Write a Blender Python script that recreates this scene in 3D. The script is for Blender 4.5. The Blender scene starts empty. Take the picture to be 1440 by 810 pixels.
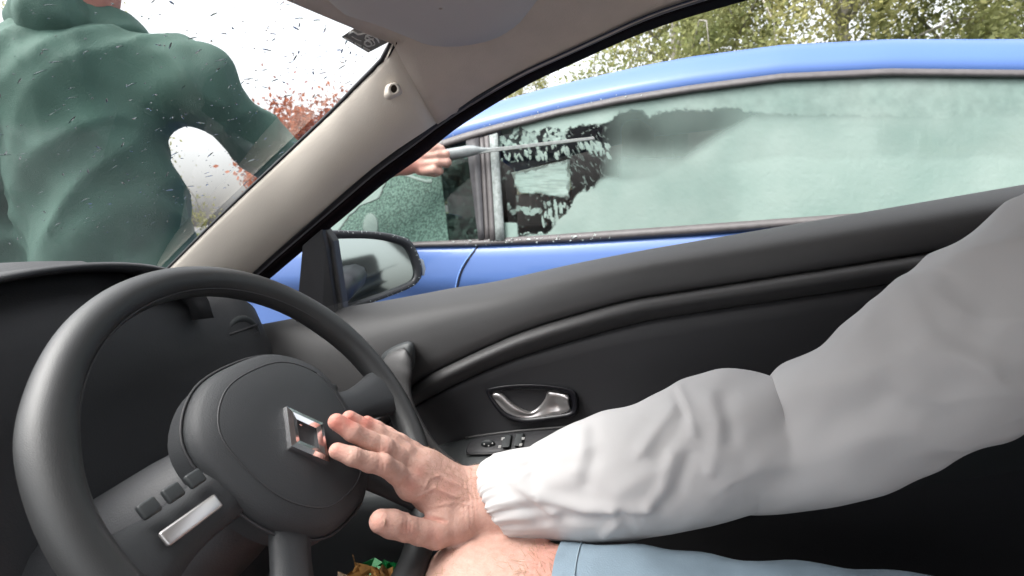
import bpy, math, random
import numpy as np
from mathutils import Vector, Matrix, noise
random.seed(7); rng = np.random.default_rng(7)
S = bpy.context.scene
COL = S.collection
# ------------------------------------------------------------------ camera
F = 750.0; CAMH = 1.04
def basis(yaw=15, pitch=9.46, roll=5):
    y, p, r = np.radians([yaw, pitch, roll])
    f = np.array([-np.sin(y)*np.cos(p), np.cos(y)*np.cos(p), -np.sin(p)])
    rt = np.array([np.cos(y), np.sin(y), 0.]); up = np.cross(rt, f)
    return rt*np.cos(r)-up*np.sin(r), up*np.cos(r)+rt*np.sin(r), f
RT, UP, FW = basis(); CP = np.array([0, 0, CAMH])
cd = bpy.data.cameras.new('camera'); cam = bpy.data.objects.new('camera', cd); COL.objects.link(cam)
M3 = Matrix((RT, UP, -FW)).transposed()
cam.matrix_world = Matrix.Translation(Vector(CP)) @ M3.to_4x4()
cd.sensor_width = 36; cd.lens = 750/1440*36; cd.clip_start = .02; cd.clip_end = 3000
cd.dof.use_dof = True; cd.dof.focus_distance = .62; cd.dof.aperture_fstop = 9
S.camera = cam
# ------------------------------------------------------------------ light
SUN_EL, SUN_AZ = math.radians(62), math.radians(240)     # bright overcast
w = bpy.data.worlds.new('World'); S.world = w; w.use_nodes = True
nt = w.node_tree; nt.nodes.clear()
sky = nt.nodes.new('ShaderNodeTexSky'); sky.sky_type = 'NISHITA'; sky.sun_disc = False
sky.sun_elevation = SUN_EL; sky.sun_rotation = SUN_AZ; sky.air_density = 1.0; sky.dust_density = 6.0; sky.ozone_density = .6
hs = nt.nodes.new('ShaderNodeHueSaturation'); hs.inputs['Saturation'].default_value = .18
bg = nt.nodes.new('ShaderNodeBackground'); bg.inputs[1].default_value = .15
wo = nt.nodes.new('ShaderNodeOutputWorld')
nt.links.new(sky.outputs[0], hs.inputs['Color']); nt.links.new(hs.outputs[0], bg.inputs[0]); nt.links.new(bg.outputs[0], wo.inputs[0])
sd = bpy.data.lights.new('sun', 'SUN'); so = bpy.data.objects.new('sun', sd); COL.objects.link(so)
sd.energy = .5; sd.angle = math.radians(30); sd.color = (1, .97, .92)
sv = Vector((math.sin(SUN_AZ)*math.cos(SUN_EL), math.cos(SUN_AZ)*math.cos(SUN_EL), math.sin(SUN_EL)))
so.rotation_euler = (-sv).to_track_quat('-Z', 'Y').to_euler()
S.view_settings.view_transform = 'Standard'; S.view_settings.look = 'None'
S.view_settings.exposure = 1.85; S.view_settings.gamma = 1
S.cycles.max_bounces = 10; S.cycles.transparent_max_bounces = 24; S.cycles.diffuse_bounces = 5; S.cycles.glossy_bounces = 4

# ------------------------------------------------------------------ geometry helpers
def ray(px, py): return FW + RT*(px-720)/F + UP*(405-py)/F
def at(px, py, Y): d = ray(px, py); return CP + d*(Y/d[1])
def hit(px, py, P0, n): d = ray(px, py); return CP + d*(((P0-CP) @ n)/(d @ n))
def atz(px, py, Z): d = ray(px, py); return CP + d*((Z-CAMH)/d[2])
def proj(P):
    d = np.atleast_2d(P)-CP; z = np.maximum(d @ FW, 1e-3)
    return np.stack([720+F*(d @ RT)/z, 405-F*(d @ UP)/z], 1)
def interp(pts, x):
    p = np.array(pts, float); return np.interp(x, p[:, 0], p[:, 1])
def extrap(pts, x):
    p = np.array(pts, float); x = np.asarray(x, float)
    y = np.interp(x, p[:, 0], p[:, 1])
    a = (p[1, 1]-p[0, 1])/(p[1, 0]-p[0, 0]); b = (p[-1, 1]-p[-2, 1])/(p[-1, 0]-p[-2, 0])
    return np.where(x < p[0, 0], p[0, 1]+a*(x-p[0, 0]), np.where(x > p[-1, 0], p[-1, 1]+b*(x-p[-1, 0]), y))
def resample(P, n):
    P = np.array(P, float); m = len(P)
    # catmull-rom through the points, then even arc length
    Q = []
    for i in range(m-1):
        p0 = P[max(i-1, 0)]; p1 = P[i]; p2 = P[i+1]; p3 = P[min(i+2, m-1)]
        for t in np.linspace(0, 1, 16, endpoint=False):
            Q.append(.5*((2*p1)+(-p0+p2)*t+(2*p0-5*p1+4*p2-p3)*t*t+(-p0+3*p1-3*p2+p3)*t**3))
    Q.append(P[-1]); Q = np.array(Q)
    s = np.r_[0, np.cumsum(np.linalg.norm(np.diff(Q[:, :3], axis=0), axis=1))]
    t = np.linspace(0, s[-1], n)
    return np.stack([np.interp(t, s, Q[:, k]) for k in range(Q.shape[1])], 1)

def origin(o):
    while o is not None:
        if o.type == 'EMPTY': return np.array(o['base'])
        o = o.parent
    return np.zeros(3)
def obj(name, v, f, mat=None, parent=None, smooth=True, solid=0, bevel=0, sub=0, kind=None, label=None, off=-1):
    v = np.asarray(v, float) - (origin(parent) if parent else 0)
    me = bpy.data.meshes.new(name); me.from_pydata([tuple(q) for q in v], [], [tuple(int(i) for i in q) for q in f]); me.update()
    o = bpy.data.objects.new(name, me); COL.objects.link(o)
    if mat: me.materials.append(mat)
    me.polygons.foreach_set('use_smooth', [smooth]*len(me.polygons))
    if parent: o.parent = parent
    if solid:
        m = o.modifiers.new('s', 'SOLIDIFY'); m.thickness = solid; m.offset = off
    if bevel:
        m = o.modifiers.new('b', 'BEVEL'); m.width = bevel; m.segments = 3; m.limit_method = 'ANGLE'; m.angle_limit = .6
        if smooth: m.harden_normals = False
    if sub:
        m = o.modifiers.new('u', 'SUBSURF'); m.levels = sub; m.render_levels = sub
    if kind: o['kind'] = kind
    if label: o['label'] = label
    return o
def grid_faces(r, c, cu=False, cv=False, flip=False):
    F_ = []
    for i in range(r if cu else r-1):
        for j in range(c if cv else c-1):
            a = i*c+j; b = i*c+(j+1) % c; d = ((i+1) % r)*c+j; e = ((i+1) % r)*c+(j+1) % c
            F_.append((a, d, e, b) if flip else (a, b, e, d))
    return F_
def loft(name, rows, mat, parent=None, flip=False, **k):
    R = np.array(rows, float); r, c, _ = R.shape
    return obj(name, R.reshape(-1, 3), grid_faces(r, c, flip=flip), mat, parent, **k)
def tube_geo(path, rad, n=16, squash=None, cap=True):
    P = np.array(path, float); m = len(P); rad = np.broadcast_to(np.asarray(rad, float), (m,))
    T = np.gradient(P, axis=0); T /= np.linalg.norm(T, axis=1)[:, None]+1e-12
    u = np.cross(T[0], [0, 0, 1.]);  u = u if np.linalg.norm(u) > .1 else np.cross(T[0], [0, 1., 0])
    V = []
    for i in range(m):
        u = u - T[i]*(u @ T[i]); u /= np.linalg.norm(u); b = np.cross(T[i], u)
        a = np.linspace(0, 2*np.pi, n, endpoint=False)
        V.append(P[i]+rad[i]*(np.cos(a)[:, None]*u+np.sin(a)[:, None]*b))
    V = np.concatenate(V); Fc = grid_faces(m, n, cv=True)
    if cap:
        Fc += [tuple(range(n))[::-1], tuple(range((m-1)*n, m*n))]
    return V, Fc
def tube(name, path, rad, mat, parent=None, n=16, cap=True, **k):
    V, Fc = tube_geo(path, rad, n, cap=cap); return obj(name, V, Fc, mat, parent, **k)
def join(parts):
    V = []; Fc = []; o = 0
    for v, f in parts:
        V.append(np.asarray(v, float)); Fc += [tuple(i+o for i in q) for q in f]; o += len(v)
    return np.concatenate(V), Fc
def box_geo(c, s, ax=None):
    ax = np.eye(3) if ax is None else np.array(ax, float); c = np.array(c, float)
    V = [c+ax[0]*s[0]*x+ax[1]*s[1]*y+ax[2]*s[2]*z for x in (-.5, .5) for y in (-.5, .5) for z in (-.5, .5)]
    return np.array(V), [(0, 1, 3, 2), (4, 6, 7, 5), (0, 4, 5, 1), (2, 3, 7, 6), (0, 2, 6, 4), (1, 5, 7, 3)]
def box(name, c, s, mat, parent=None, ax=None, **k):
    v, f = box_geo(c, s, ax); return obj(name, v, f, mat, parent, **k)
def plate_geo(front, d):
    A = np.array(front, float); n = len(A); V = np.concatenate([A, A+np.array(d, float)])
    return V, [tuple(range(n))[::-1], tuple(range(n, 2*n))]+[(i, (i+1) % n, n+(i+1) % n, n+i) for i in range(n)]
def plate(name, front, d, mat, parent=None, **k):
    v, f = plate_geo(front, d); return obj(name, v, f, mat, parent, **k)
def closed(pts, n):
    p = list(pts); q = resample(p[-2:]+p+p[:2], 400)
    # keep the closed section between first and second appearance of p[0]
    a = np.argmin(np.linalg.norm(q[:200]-np.array(p[0]), axis=1)); b = 200+np.argmin(np.linalg.norm(q[200:]-np.array(p[0]), axis=1))
    q = q[a:b+1]; s = np.r_[0, np.cumsum(np.linalg.norm(np.diff(q, axis=0), axis=1))]; t = np.linspace(0, s[-1], n, endpoint=False)
    return np.stack([np.interp(t, s, q[:, k]) for k in range(q.shape[1])], 1)
def thing(name, label, cat, loc, group=None):
    o = bpy.data.objects.new(name, None); COL.objects.link(o); o.location = loc; o['base'] = [float(c) for c in loc]
    o.empty_display_size = .1; o['label'] = label; o['category'] = cat
    if group: o['group'] = group
    return o
def tag(o, label, cat, group=None):
    o['label'] = label; o['category'] = cat
    if group: o['group'] = group
    return o

# ------------------------------------------------------------------ materials
def mat(name, col, rough=.5, metal=0, spec=.5, var=0, vscale=8, bump=0, bscale=400, coat=0, sub=0, bdist=.001, detail=3, sheen=0, col2=None):
    m = bpy.data.materials.new(name); m.use_nodes = True; N = m.node_tree; b = N.nodes['Principled BSDF']
    b.inputs['Base Color'].default_value = (*col, 1); b.inputs['Roughness'].default_value = rough
    b.inputs['Metallic'].default_value = metal; b.inputs['Specular IOR Level'].default_value = spec
    b.inputs['Coat Weight'].default_value = coat; b.inputs['Coat Roughness'].default_value = .04
    b.inputs['Subsurface Weight'].default_value = sub; b.inputs['Sheen Weight'].default_value = sheen
    if sub: b.inputs['Subsurface Radius'].default_value = (.006, .002, .001); b.inputs['Subsurface Scale'].default_value = 1
    tc = N.nodes.new('ShaderNodeTexCoord')
    if var or col2:
        nz = N.nodes.new('ShaderNodeTexNoise'); nz.inputs['Scale'].default_value = vscale; nz.inputs['Detail'].default_value = 5
        rp = N.nodes.new('ShaderNodeValToRGB'); rp.color_ramp.elements[0].position = .3; rp.color_ramp.elements[1].position = .7
        c2 = col2 or tuple(min(1, c*(1+var)) for c in col); c1 = col if col2 else tuple(c*(1-var) for c in col)
        rp.color_ramp.elements[0].color = (*c1, 1); rp.color_ramp.elements[1].color = (*c2, 1)
        N.links.new(tc.outputs['Object'], nz.inputs['Vector']); N.links.new(nz.outputs[0], rp.inputs[0]); N.links.new(rp.outputs[0], b.inputs['Base Color'])
    if bump:
        n2 = N.nodes.new('ShaderNodeTexNoise'); n2.inputs['Scale'].default_value = bscale; n2.inputs['Detail'].default_value = detail
        bp = N.nodes.new('ShaderNodeBump'); bp.inputs['Strength'].default_value = bump; bp.inputs['Distance'].default_value = bdist
        N.links.new(tc.outputs['Object'], n2.inputs['Vector']); N.links.new(n2.outputs[0], bp.inputs['Height']); N.links.new(bp.outputs[0], b.inputs['Normal'])
    return m
def glass_mat(name, tint=(.9, .95, .93), gloss=.06, rough=.0):
    m = bpy.data.materials.new(name); m.use_nodes = True; N = m.node_tree; N.nodes.clear()
    t = N.nodes.new('ShaderNodeBsdfTransparent'); t.inputs[0].default_value = (*tint, 1)
    g = N.nodes.new('ShaderNodeBsdfGlossy'); g.inputs['Roughness'].default_value = rough
    fr = N.nodes.new('ShaderNodeFresnel'); fr.inputs[0].default_value = 1.45
    mu = N.nodes.new('ShaderNodeMath'); mu.operation = 'MULTIPLY'; mu.inputs[1].default_value = gloss/.04
    mx = N.nodes.new('ShaderNodeMixShader'); o = N.nodes.new('ShaderNodeOutputMaterial')
    N.links.new(fr.outputs[0], mu.inputs[0]); N.links.new(mu.outputs[0], mx.inputs[0]); N.links.new(t.outputs[0], mx.inputs[1]); N.links.new(g.outputs[0], mx.inputs[2]); N.links.new(mx.outputs[0], o.inputs[0])
    return m
PLA = mat('door_plastic', (.056, .055, .056), .52, bump=.25, bscale=900, var=.08, vscale=5)
PLD = mat('dark_plastic', (.032, .032, .035), .55, bump=.25, bscale=900, var=.1, vscale=6)
PLG = mat('armrest_plastic', (.034, .038, .040), .5, bump=.2, bscale=900)
DSH = mat('dash_plastic', (.032, .033, .036), .6, bump=.4, bscale=500)
RUB = mat('black_rubber', (.008, .008, .011), .35, bump=.1, bscale=300)
RUB2 = mat('seal_rubber', (.009, .006, .007), .9, spec=.05)
TRIM = mat('beige_trim', (.72, .655, .575), .8, bump=.35, bscale=700, var=.03, vscale=3)
HEAD = mat('headliner_fabric', (.58, .51, .455), .95, bump=.6, bscale=900, var=.04, vscale=40)
VIS = mat('visor_vinyl', (.50, .47, .455), .85, bump=.4, bscale=600)
SILV = mat('silver_paint', (.62, .60, .59), .30, metal=.85, var=.03, vscale=20)
CHR = mat('chrome', (.8, .8, .82), .12, metal=1)
LEA = mat('wheel_leather', (.030, .031, .032), .42, bump=.4, bscale=1500, bdist=.0006)
HUBM = mat('hub_plastic', (.030, .032, .035), .6, bump=.3, bscale=800)
BLUE = mat('blue_paint', (.062, .132, .35), .5, spec=.4, metal=0, coat=.3, var=.03, vscale=4)
BLUED = mat('gap_dark', (.005, .007, .02), .6)
GTR = mat('grey_trim', (.085, .077, .078), .55, bump=.4, bscale=120, var=.15, vscale=60)
PIL = mat('pillar_film', (.055, .053, .057), .4, var=.2, vscale=50)
INT = mat('dark_interior', (.022, .018, .019), .9, var=.4, vscale=30)
SEAT = mat('seat_cloth', (.075, .055, .050), .95, var=.3, vscale=40)
CLOTH = mat('jacket_cloth', (.47, .46, .46), .78, bump=.10, bscale=60, bdist=.002, var=.02, vscale=10, sheen=.1)
SHORT = mat('shorts_cloth', (.195, .26, .315), .9, bump=.5, bscale=700, bdist=.0008, var=.07, vscale=30)
MIRH = mat('mirror_shell', (.035, .037, .042), .35, bump=.1, bscale=200)
WHP = mat('print_white', (.72, .72, .70), .6)
STK = mat('sticker_grey', (.20, .20, .19), .7)
GLS = glass_mat('window_glass', (.98, .99, .985), .008)
WGL = glass_mat('windscreen_glass', (.98, .99, .985), .01)
BGL = glass_mat('blue_car_glass', (.40, .43, .41), .005, .05)

def skin_mat():
    m = mat('skin', (.4, .22, .16), .55, spec=.3, sub=.1, bump=.7, bscale=420, bdist=.0009, detail=8)
    N = m.node_tree; b = N.nodes['Principled BSDF']
    at_ = N.nodes.new('ShaderNodeAttribute'); at_.attribute_name = 'flush'
    nz = N.nodes.new('ShaderNodeTexNoise'); nz.inputs['Scale'].default_value = 130; nz.inputs['Detail'].default_value = 9; nz.inputs['Roughness'].default_value = .65
    tc = N.nodes.new('ShaderNodeTexCoord'); N.links.new(tc.outputs['Object'], nz.inputs['Vector'])
    r1 = N.nodes.new('ShaderNodeValToRGB'); e = r1.color_ramp.elements
    e[0].position = .2; e[0].color = (.43, .245, .195, 1); e[1].position = .8; e[1].color = (.56, .36, .30, 1)
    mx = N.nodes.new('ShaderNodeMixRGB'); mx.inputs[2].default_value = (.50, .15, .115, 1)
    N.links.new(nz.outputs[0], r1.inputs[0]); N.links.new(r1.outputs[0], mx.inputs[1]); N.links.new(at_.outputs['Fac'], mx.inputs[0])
    N.links.new(mx.outputs[0], b.inputs['Base Color'])
    return m
SKIN = skin_mat()
NAIL = mat('fingernail', (.44, .255, .195), .32)
HAIR = mat('brown_hair', (.07, .04, .025), .6, bump=.8, bscale=200, bdist=.004)
HAIRG = mat('fine_hair', (.30, .19, .11), .5)

# ------------------------------------------------------------------ implicit bodies
def nets(xs, ys, zs, D):
    s = D < 0; nx, ny, nz_ = D.shape
    cnt = np.zeros((nx-1, ny-1, nz_-1), np.uint8)
    for i in (0, 1):
        for j in (0, 1):
            for k in (0, 1): cnt += s[i:nx-1+i, j:ny-1+j, k:nz_-1+k]
    act = np.argwhere((cnt > 0) & (cnt < 8)); idg = -np.ones(cnt.shape, np.int32); idg[tuple(act.T)] = np.arange(len(act))
    acc = np.zeros((len(act), 3)); num = np.zeros(len(act)); I, J, K = act.T
    cs = [(i, j, k) for i in (0, 1) for j in (0, 1) for k in (0, 1)]
    G = lambda c: (np.stack([xs[I+c[0]], ys[J+c[1]], zs[K+c[2]]], 1), D[I+c[0], J+c[1], K+c[2]])
    for a in cs:
        for ax in range(3):
            if a[ax] == 0:
                b = list(a); b[ax] = 1; pa, da = G(a); pb, db = G(tuple(b)); m = (da < 0) != (db < 0)
                t = np.where(m, da/(da-db+1e-12), 0)[:, None]; acc += np.where(m[:, None], pa+(pb-pa)*t, 0); num += m
    V = acc/num[:, None]; Fc = []
    def quad(ax):
        sl0 = [slice(1, -1)]*3; sl0[ax] = slice(0, -1); sl1 = [slice(1, -1)]*3; sl1[ax] = slice(1, None)
        A = s[tuple(sl0)]; B = s[tuple(sl1)]; e = np.argwhere(A != B); o = np.array([1, 1, 1]); o[ax] = 0; e = e+o
        fl = s[tuple(e.T)]
        u = np.zeros(3, int); v = np.zeros(3, int); u[(ax+1) % 3] = 1; v[(ax+2) % 3] = 1
        q = np.stack([idg[tuple((e-u-v).T)], idg[tuple((e-v).T)], idg[tuple(e.T)], idg[tuple((e-u).T)]], 1)
        q[~fl] = q[~fl][:, ::-1]; return q
    return V, np.concatenate([quad(0), quad(1), quad(2)])
def axis_grid(lo, hi, coarse, fine=None):
    if fine is None: return np.arange(lo, hi+coarse, coarse)
    f0, f1, st = fine; return np.r_[np.arange(lo, f0-coarse*.5, coarse), np.arange(f0, f1, st), np.arange(f1+coarse*.5, hi+coarse, coarse)]
def implicit(prims, coarse, fine=None, step=.0012):
    P = np.concatenate([np.array([p[0], p[1]]) for p in prims]); r = max(max(p[2], p[3]) for p in prims)
    lo = P.min(0)-r-.02; hi = P.max(0)+r+.02
    ax = [axis_grid(lo[i], hi[i], coarse, (fine[0][i], fine[1][i], step) if fine else None) for i in range(3)]
    D = np.full((len(ax[0]), len(ax[1]), len(ax[2])), .06, np.float32)
    for a, b, ra, rb, k in prims:
        a = np.array(a, float); b = np.array(b, float); mr = max(ra, rb)+k+.012+ (0 if fine else coarse*2)
        sl = []
        for i in range(3):
            l = min(a[i], b[i])-mr; h = max(a[i], b[i])+mr
            i0 = max(0, np.searchsorted(ax[i], l)-1); i1 = min(len(ax[i]), np.searchsorted(ax[i], h)+1); sl.append(slice(i0, i1))
        X = ax[0][sl[0]][:, None, None]-a[0]; Y = ax[1][sl[1]][None, :, None]-a[1]; Z = ax[2][sl[2]][None, None, :]-a[2]
        d = b-a; L = d @ d+1e-12; t = np.clip((X*d[0]+Y*d[1]+Z*d[2])/L, 0, 1)
        dist = np.sqrt((X-t*d[0])**2+(Y-t*d[1])**2+(Z-t*d[2])**2)-(ra+(rb-ra)*t)
        o = D[tuple(sl)]; h = np.clip(k-np.abs(o-dist), 0, None)/k
        D[tuple(sl)] = np.minimum(o, dist)-h*h*k*.25
    return nets(*ax, D)
def chain(pts, rad, k=.008):
    return [(pts[i], pts[i+1], rad[i], rad[i+1], k) for i in range(len(pts)-1)]
def vnormals(V, Fc):
    q = np.asarray(Fc); n = np.cross(V[q[:, 2]]-V[q[:, 0]], V[q[:, 3]]-V[q[:, 1]]); N = np.zeros_like(V)
    for i in range(4): np.add.at(N, q[:, i], n)
    return N/(np.linalg.norm(N, axis=1)[:, None]+1e-12)
def segd(p, a, b):
    a = np.array(a, float); b = np.array(b, float); d = b-a; t = np.clip(((p-a) @ d)/(d @ d+1e-9), 0, 1); q = p-a-t[:, None]*d
    return np.hypot(q[:, 0], q[:, 1]), t, (q[:, 0]*d[1]-q[:, 1]*d[0])/np.sqrt(d @ d)
def add_attr(o, name, val):
    a = o.data.attributes.new(name, 'FLOAT', 'POINT'); a.data.foreach_set('value', np.asarray(val, np.float32))

# ================================================================== GROUND / BACKDROP
ASP = mat('asphalt', (.055, .055, .057), .6, bump=.6, bscale=60, bdist=.01, var=.25, vscale=3)
g = obj('ground', [(-900, -900, 0), (900, -900, 0), (900, 900, 0), (-900, 900, 0)], [(0, 1, 2, 3)], ASP, kind='structure')
GR = mat('grass_verge', (.05, .075, .025), .95, var=.4, vscale=6, bump=.8, bscale=40, bdist=.03)
n_ = 60; vx = np.linspace(-60, 60, n_); vy = np.linspace(6.2, 60, 20)
V = [(x, y, .02+.12*min(1, (y-6.2)/.4)+.08*noise.noise(Vector((x*.3, y*.3, 0)))) for y in vy for x in vx]
obj('verge', V, grid_faces(20, n_), GR, kind='structure')

def leaf_mat(name, c1, c2):
    m = mat(name, c1, .7, col2=c2, vscale=1.6); N = m.node_tree; b = N.nodes['Principled BSDF']; src = b.inputs['Base Color'].links[0].from_socket
    tr = N.nodes.new('ShaderNodeBsdfTranslucent'); mx = N.nodes.new('ShaderNodeMixShader'); mx.inputs[0].default_value = .6
    N.links.new(src, tr.inputs[0]); N.links.new(b.outputs[0], mx.inputs[1]); N.links.new(tr.outputs[0], mx.inputs[2]); N.links.new(mx.outputs[0], N.nodes['Material Output'].inputs[0])
    return m
LF = leaf_mat('birch_leaves', (.30, .31, .12), (.48, .44, .20))
LF2 = leaf_mat('alder_leaves', (.20, .23, .09), (.34, .34, .15))
LFR = leaf_mat('red_leaves', (.28, .08, .05), (.42, .16, .09))
BARK = mat('bark', (.30, .28, .25), .9, var=.5, vscale=14, bump=.6, bscale=30, bdist=.02)
def make_tree(h, r, nleaf, seed, hang=.6, base=.25, size=.05):
    rg = np.random.default_rng(seed); parts = []
    trunk = resample([(0, 0, 0), (.1, .05, h*.4), (-.05, .1, h*.75), (0, 0, h*.97)], 10)
    parts.append(tube_geo(trunk, np.linspace(.13, .015, 10), 8)); cl = []
    for i in range(34):
        t = rg.uniform(base, .95); p = trunk[int(t*9)]; a = rg.uniform(0, 6.28); L = r*(1.15-t)*rg.uniform(.6, 1.1)+.3
        e = p+np.array([math.cos(a)*L, math.sin(a)*L, L*rg.uniform(.3, .9)]); d = e+np.array([math.cos(a)*.3, math.sin(a)*.3, -hang*rg.uniform(.5, 1.6)])
        q = resample([p, (p+e)/2+np.array([0, 0, .15]), e, d], 8); parts.append(tube_geo(q, np.linspace(.035, .006, 8), 5))
        for k in range(7): cl.append((q[rg.integers(2, 8)]+rg.normal(size=3)*.28, rg.uniform(.12, .42)))
    wv, wf = join(parts)
    cc = np.array([c for c, _ in cl]); cr = np.array([q for _, q in cl])
    ix = rg.integers(0, len(cl), nleaf); P = cc[ix]+rg.normal(size=(nleaf, 3))*cr[ix][:, None]*np.array([.55, .55, .9])
    P = P[P[:, 2] > .25]; n = len(P)
    A = rg.normal(size=(n, 3)); A /= np.linalg.norm(A, axis=1)[:, None]; B = np.cross(A, rg.normal(size=(n, 3))); B /= np.linalg.norm(B, axis=1)[:, None]
    s = rg.uniform(.6, 1.3, (n, 1))*size
    V = np.stack([P-A*s, P+B*s*.55, P+A*s, P-B*s*.55], 1).reshape(-1, 3); Fc = np.arange(4*n).reshape(-1, 4)
    return (wv, wf), (V, Fc)
protos = [(make_tree(7.5, 2.0, 22000, 3, .9, .12, .042), LF, 'tree_birch'), (make_tree(6.2, 2.3, 34000, 5, .4, .08, .042), LF2, 'tree_alder'), (make_tree(8.2, 1.7, 18000, 9, 1.2, .15, .042), LF, 'tree_birch')]
pm = []
for (wd, lv), m_, nm in protos:
    a = bpy.data.meshes.new('trunk'); a.from_pydata(wd[0].tolist(), [], wd[1]); a.materials.append(BARK); a.polygons.foreach_set('use_smooth', [True]*len(a.polygons))
    b = bpy.data.meshes.new('crown'); b.from_pydata(lv[0].tolist(), [], lv[1].tolist()); b.materials.append(m_); pm.append((a, b))
def tree(k, x, y, rz, sc, label, cm=None, group='autumn trees behind the blue car'):
    t = thing('birch_tree' if k != 1 else 'alder_tree', label, 'tree', (x, y, .1), group); t.rotation_euler = (0, 0, rz); t.scale = (sc, sc, sc)
    a = bpy.data.objects.new('trunk', pm[k][0]); b = bpy.data.objects.new('crown', pm[k][1])
    for o in (a, b): COL.objects.link(o); o.parent = t
    return t
TL = [(2, -2.3, 9.6, .3, .5, 'low yellow green birch just left of the white gap above the blue roof'),
      (2, -4.6, 11.5, 1.3, .55, 'pale birch furthest down the sloping blue roof, beside the black window frame'),
      (1, .55, 9.2, 2.2, .85, 'dense green tree at the upper right of the side window'),
      (2, .9, 10.5, 4.0, 1.0, 'tall weeping birch right of the dense green tree'),
      (0, 2.9, 9.8, 5.1, .95, 'broad birch at the far right above the blue roof'),
      (1, 5.2, 10.5, .9, 1.0, 'green bushy tree beyond the far right birch'),
      (1, -9.5, 13.0, 2.7, .42, 'green tree seen through the windscreen right of the far birch'),
      (0, -15, 12.0, 4.3, 1.1, 'far birch seen through the windscreen at left'),
      (1, -20.0, 10.0, 1.9, 1.2, 'big round green tree at the left edge of the windscreen'),
      (1, -13.8, 9.5, .4, .75, 'low green tree behind the standing person')]
for a in TL: tree(*a)
(wd, lv) = make_tree(2.5, 1.3, 30000, 21, .2, .05, .055)
rt_ = thing('red_shrub', 'reddish autumn shrub behind the windscreen pillar', 'shrub', (-7.0, 10.5, .1))
rb = np.array([-7.0, 10.5, .1])
obj('branches', wd[0]+rb, wd[1], BARK, rt_); obj('foliage', lv[0]+rb, lv[1], LFR, rt_, smooth=False)

# ================================================================== BLUE CAR
AB = math.radians(8); eb = np.array([math.cos(AB), -math.sin(AB), 0]); nb = np.array([math.sin(AB), math.cos(AB), 0]); OB = np.array([0, 1.5, 0.])
def atB(px, py, off=0): return hit(px, py, OB+nb*off, nb)
def loc(s, wd_, z): return OB+eb*s+nb*wd_+np.array([0, 0, z])
def sz(P): d = np.asarray(P)-OB; return d @ eb, d[2]
bc = thing('blue_car', 'wet blue hatchback with frosted windows parked alongside', 'car', loc(-.3, .8, 0))
roof_top = [(560, 190), (612, 168), (660, 153), (700, 143), (774, 122), (848, 105), (910, 91), (975, 79), (1100, 63), (1250, 55), (1440, 55), (1600, 58)]
seal_up = [(520, 232), (560, 218), (610, 201), (652, 187), (700, 174), (786, 153), (873, 135), (975, 119), (1100, 103), (1250, 96), (1440, 98), (1600, 104)]
glass_up = [(520, 243), (560, 229), (622, 208), (681, 190), (700, 185), (786, 163), (873, 146), (975, 130), (1100, 114), (1250, 107), (1440, 109), (1600, 115)]
glass_lo = [(440, 338), (580, 340), (660, 337), (774, 330), (859, 324), (975, 316), (1200, 300), (1440, 286)]
trim_lo = [(440, 350), (584, 348), (660, 347), (802, 341), (975, 331), (1200, 314), (1440, 299)]
# station curves in car coordinates
def ext(tab, off, xs): return np.array([atB(x, extrap(tab, x), off) for x in xs])
# stations
XS = np.arange(520, 1601, 20.)
OFF_T = .115
A_roof = ext(seal_up, OFF_T, XS); A_top = ext(roof_top, OFF_T+.10, XS)
# front end: pillar runs down to the bonnet corner
front = loc(-1.42, .10, .93)
def run_down(P, tgt, n=8):
    a = P[0]; t = np.linspace(0, 1, n, endpoint=False)[:, None]; mid = (a+tgt)/2+np.array([0, 0, .05])
    q = (1-t)**2*tgt+2*t*(1-t)*mid+t*t*a; return np.concatenate([q, P])
A_roof = run_down(A_roof, loc(-1.45, .10, .955)); A_top2 = run_down(A_top, loc(-1.50, .22, 1.0))
nA = len(A_roof)
# rear: drop
def drop(P, pts): return np.concatenate([P, np.array(pts)])
zr = A_roof[-1][2]; s_end = sz(A_roof[-1])[0]
A_roof = drop(A_roof, [loc(s_end+.35, OFF_T+.01, zr-.04), loc(s_end+.62, OFF_T+.02, zr-.14), loc(s_end+.8, OFF_T+.03, zr-.3)])
A_top2 = drop(A_top2, [loc(s_end+.35, OFF_T+.12, zr+.04), loc(s_end+.62, OFF_T+.13, zr-.04), loc(s_end+.82, OFF_T+.13, zr-.22)])
nS = len(A_roof)
# roof: rows from the drip edge over the crown to the far edge
ir0 = 8
rows = []
W2 = 1.42
for i in range(ir0, nS):
    a = A_roof[i]; b = A_top2[i]; s_, _ = sz(b); r_ = [a, a*.75+b*.25+np.array([0, 0, .012]), a*.45+b*.55+np.array([0, 0, .016]), b]
    for t in (.1, .25, .5, .75, .9): r_.append(loc(s_, OFF_T+.10+(W2-.2)*t, b[2]+.045*math.sin(math.pi*t)))
    r_ += [loc(s_, OFF_T+.10+W2-.2+.02, b[2]), loc(sz(a)[0], W2-.0+.1, a[2])]
    rows.append(r_)
loft('roof', rows, BLUE, bc, flip=True, solid=.01)
# A pillar of the blue car
loft('front_pillar', [[A_roof[i], (A_roof[i]+A_top2[i])/2, A_top2[i]] for i in range(0, ir0+1)], BLUE, bc, solid=.02)
wsr = [[A_top2[i]+nb*(-.002)+(np.array([0, 0, .03*math.sin(math.pi*t)])-eb*.18*math.sin(math.pi*t)*(1-i/ir0))+nb*t*(W2-.2-.0) for t in np.linspace(0, 1, 9)] for i in range(0, ir0+1)]
loft('windscreen', wsr, BGL, bc)
loft('windscreen_frost', [[p+np.array([-.004, -.002, .006]) for p in r_] for r_ in wsr], mat('thin_frost', (.55, .66, .64), .7, var=.1, vscale=20, bump=.5, bscale=100), bc)
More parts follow.
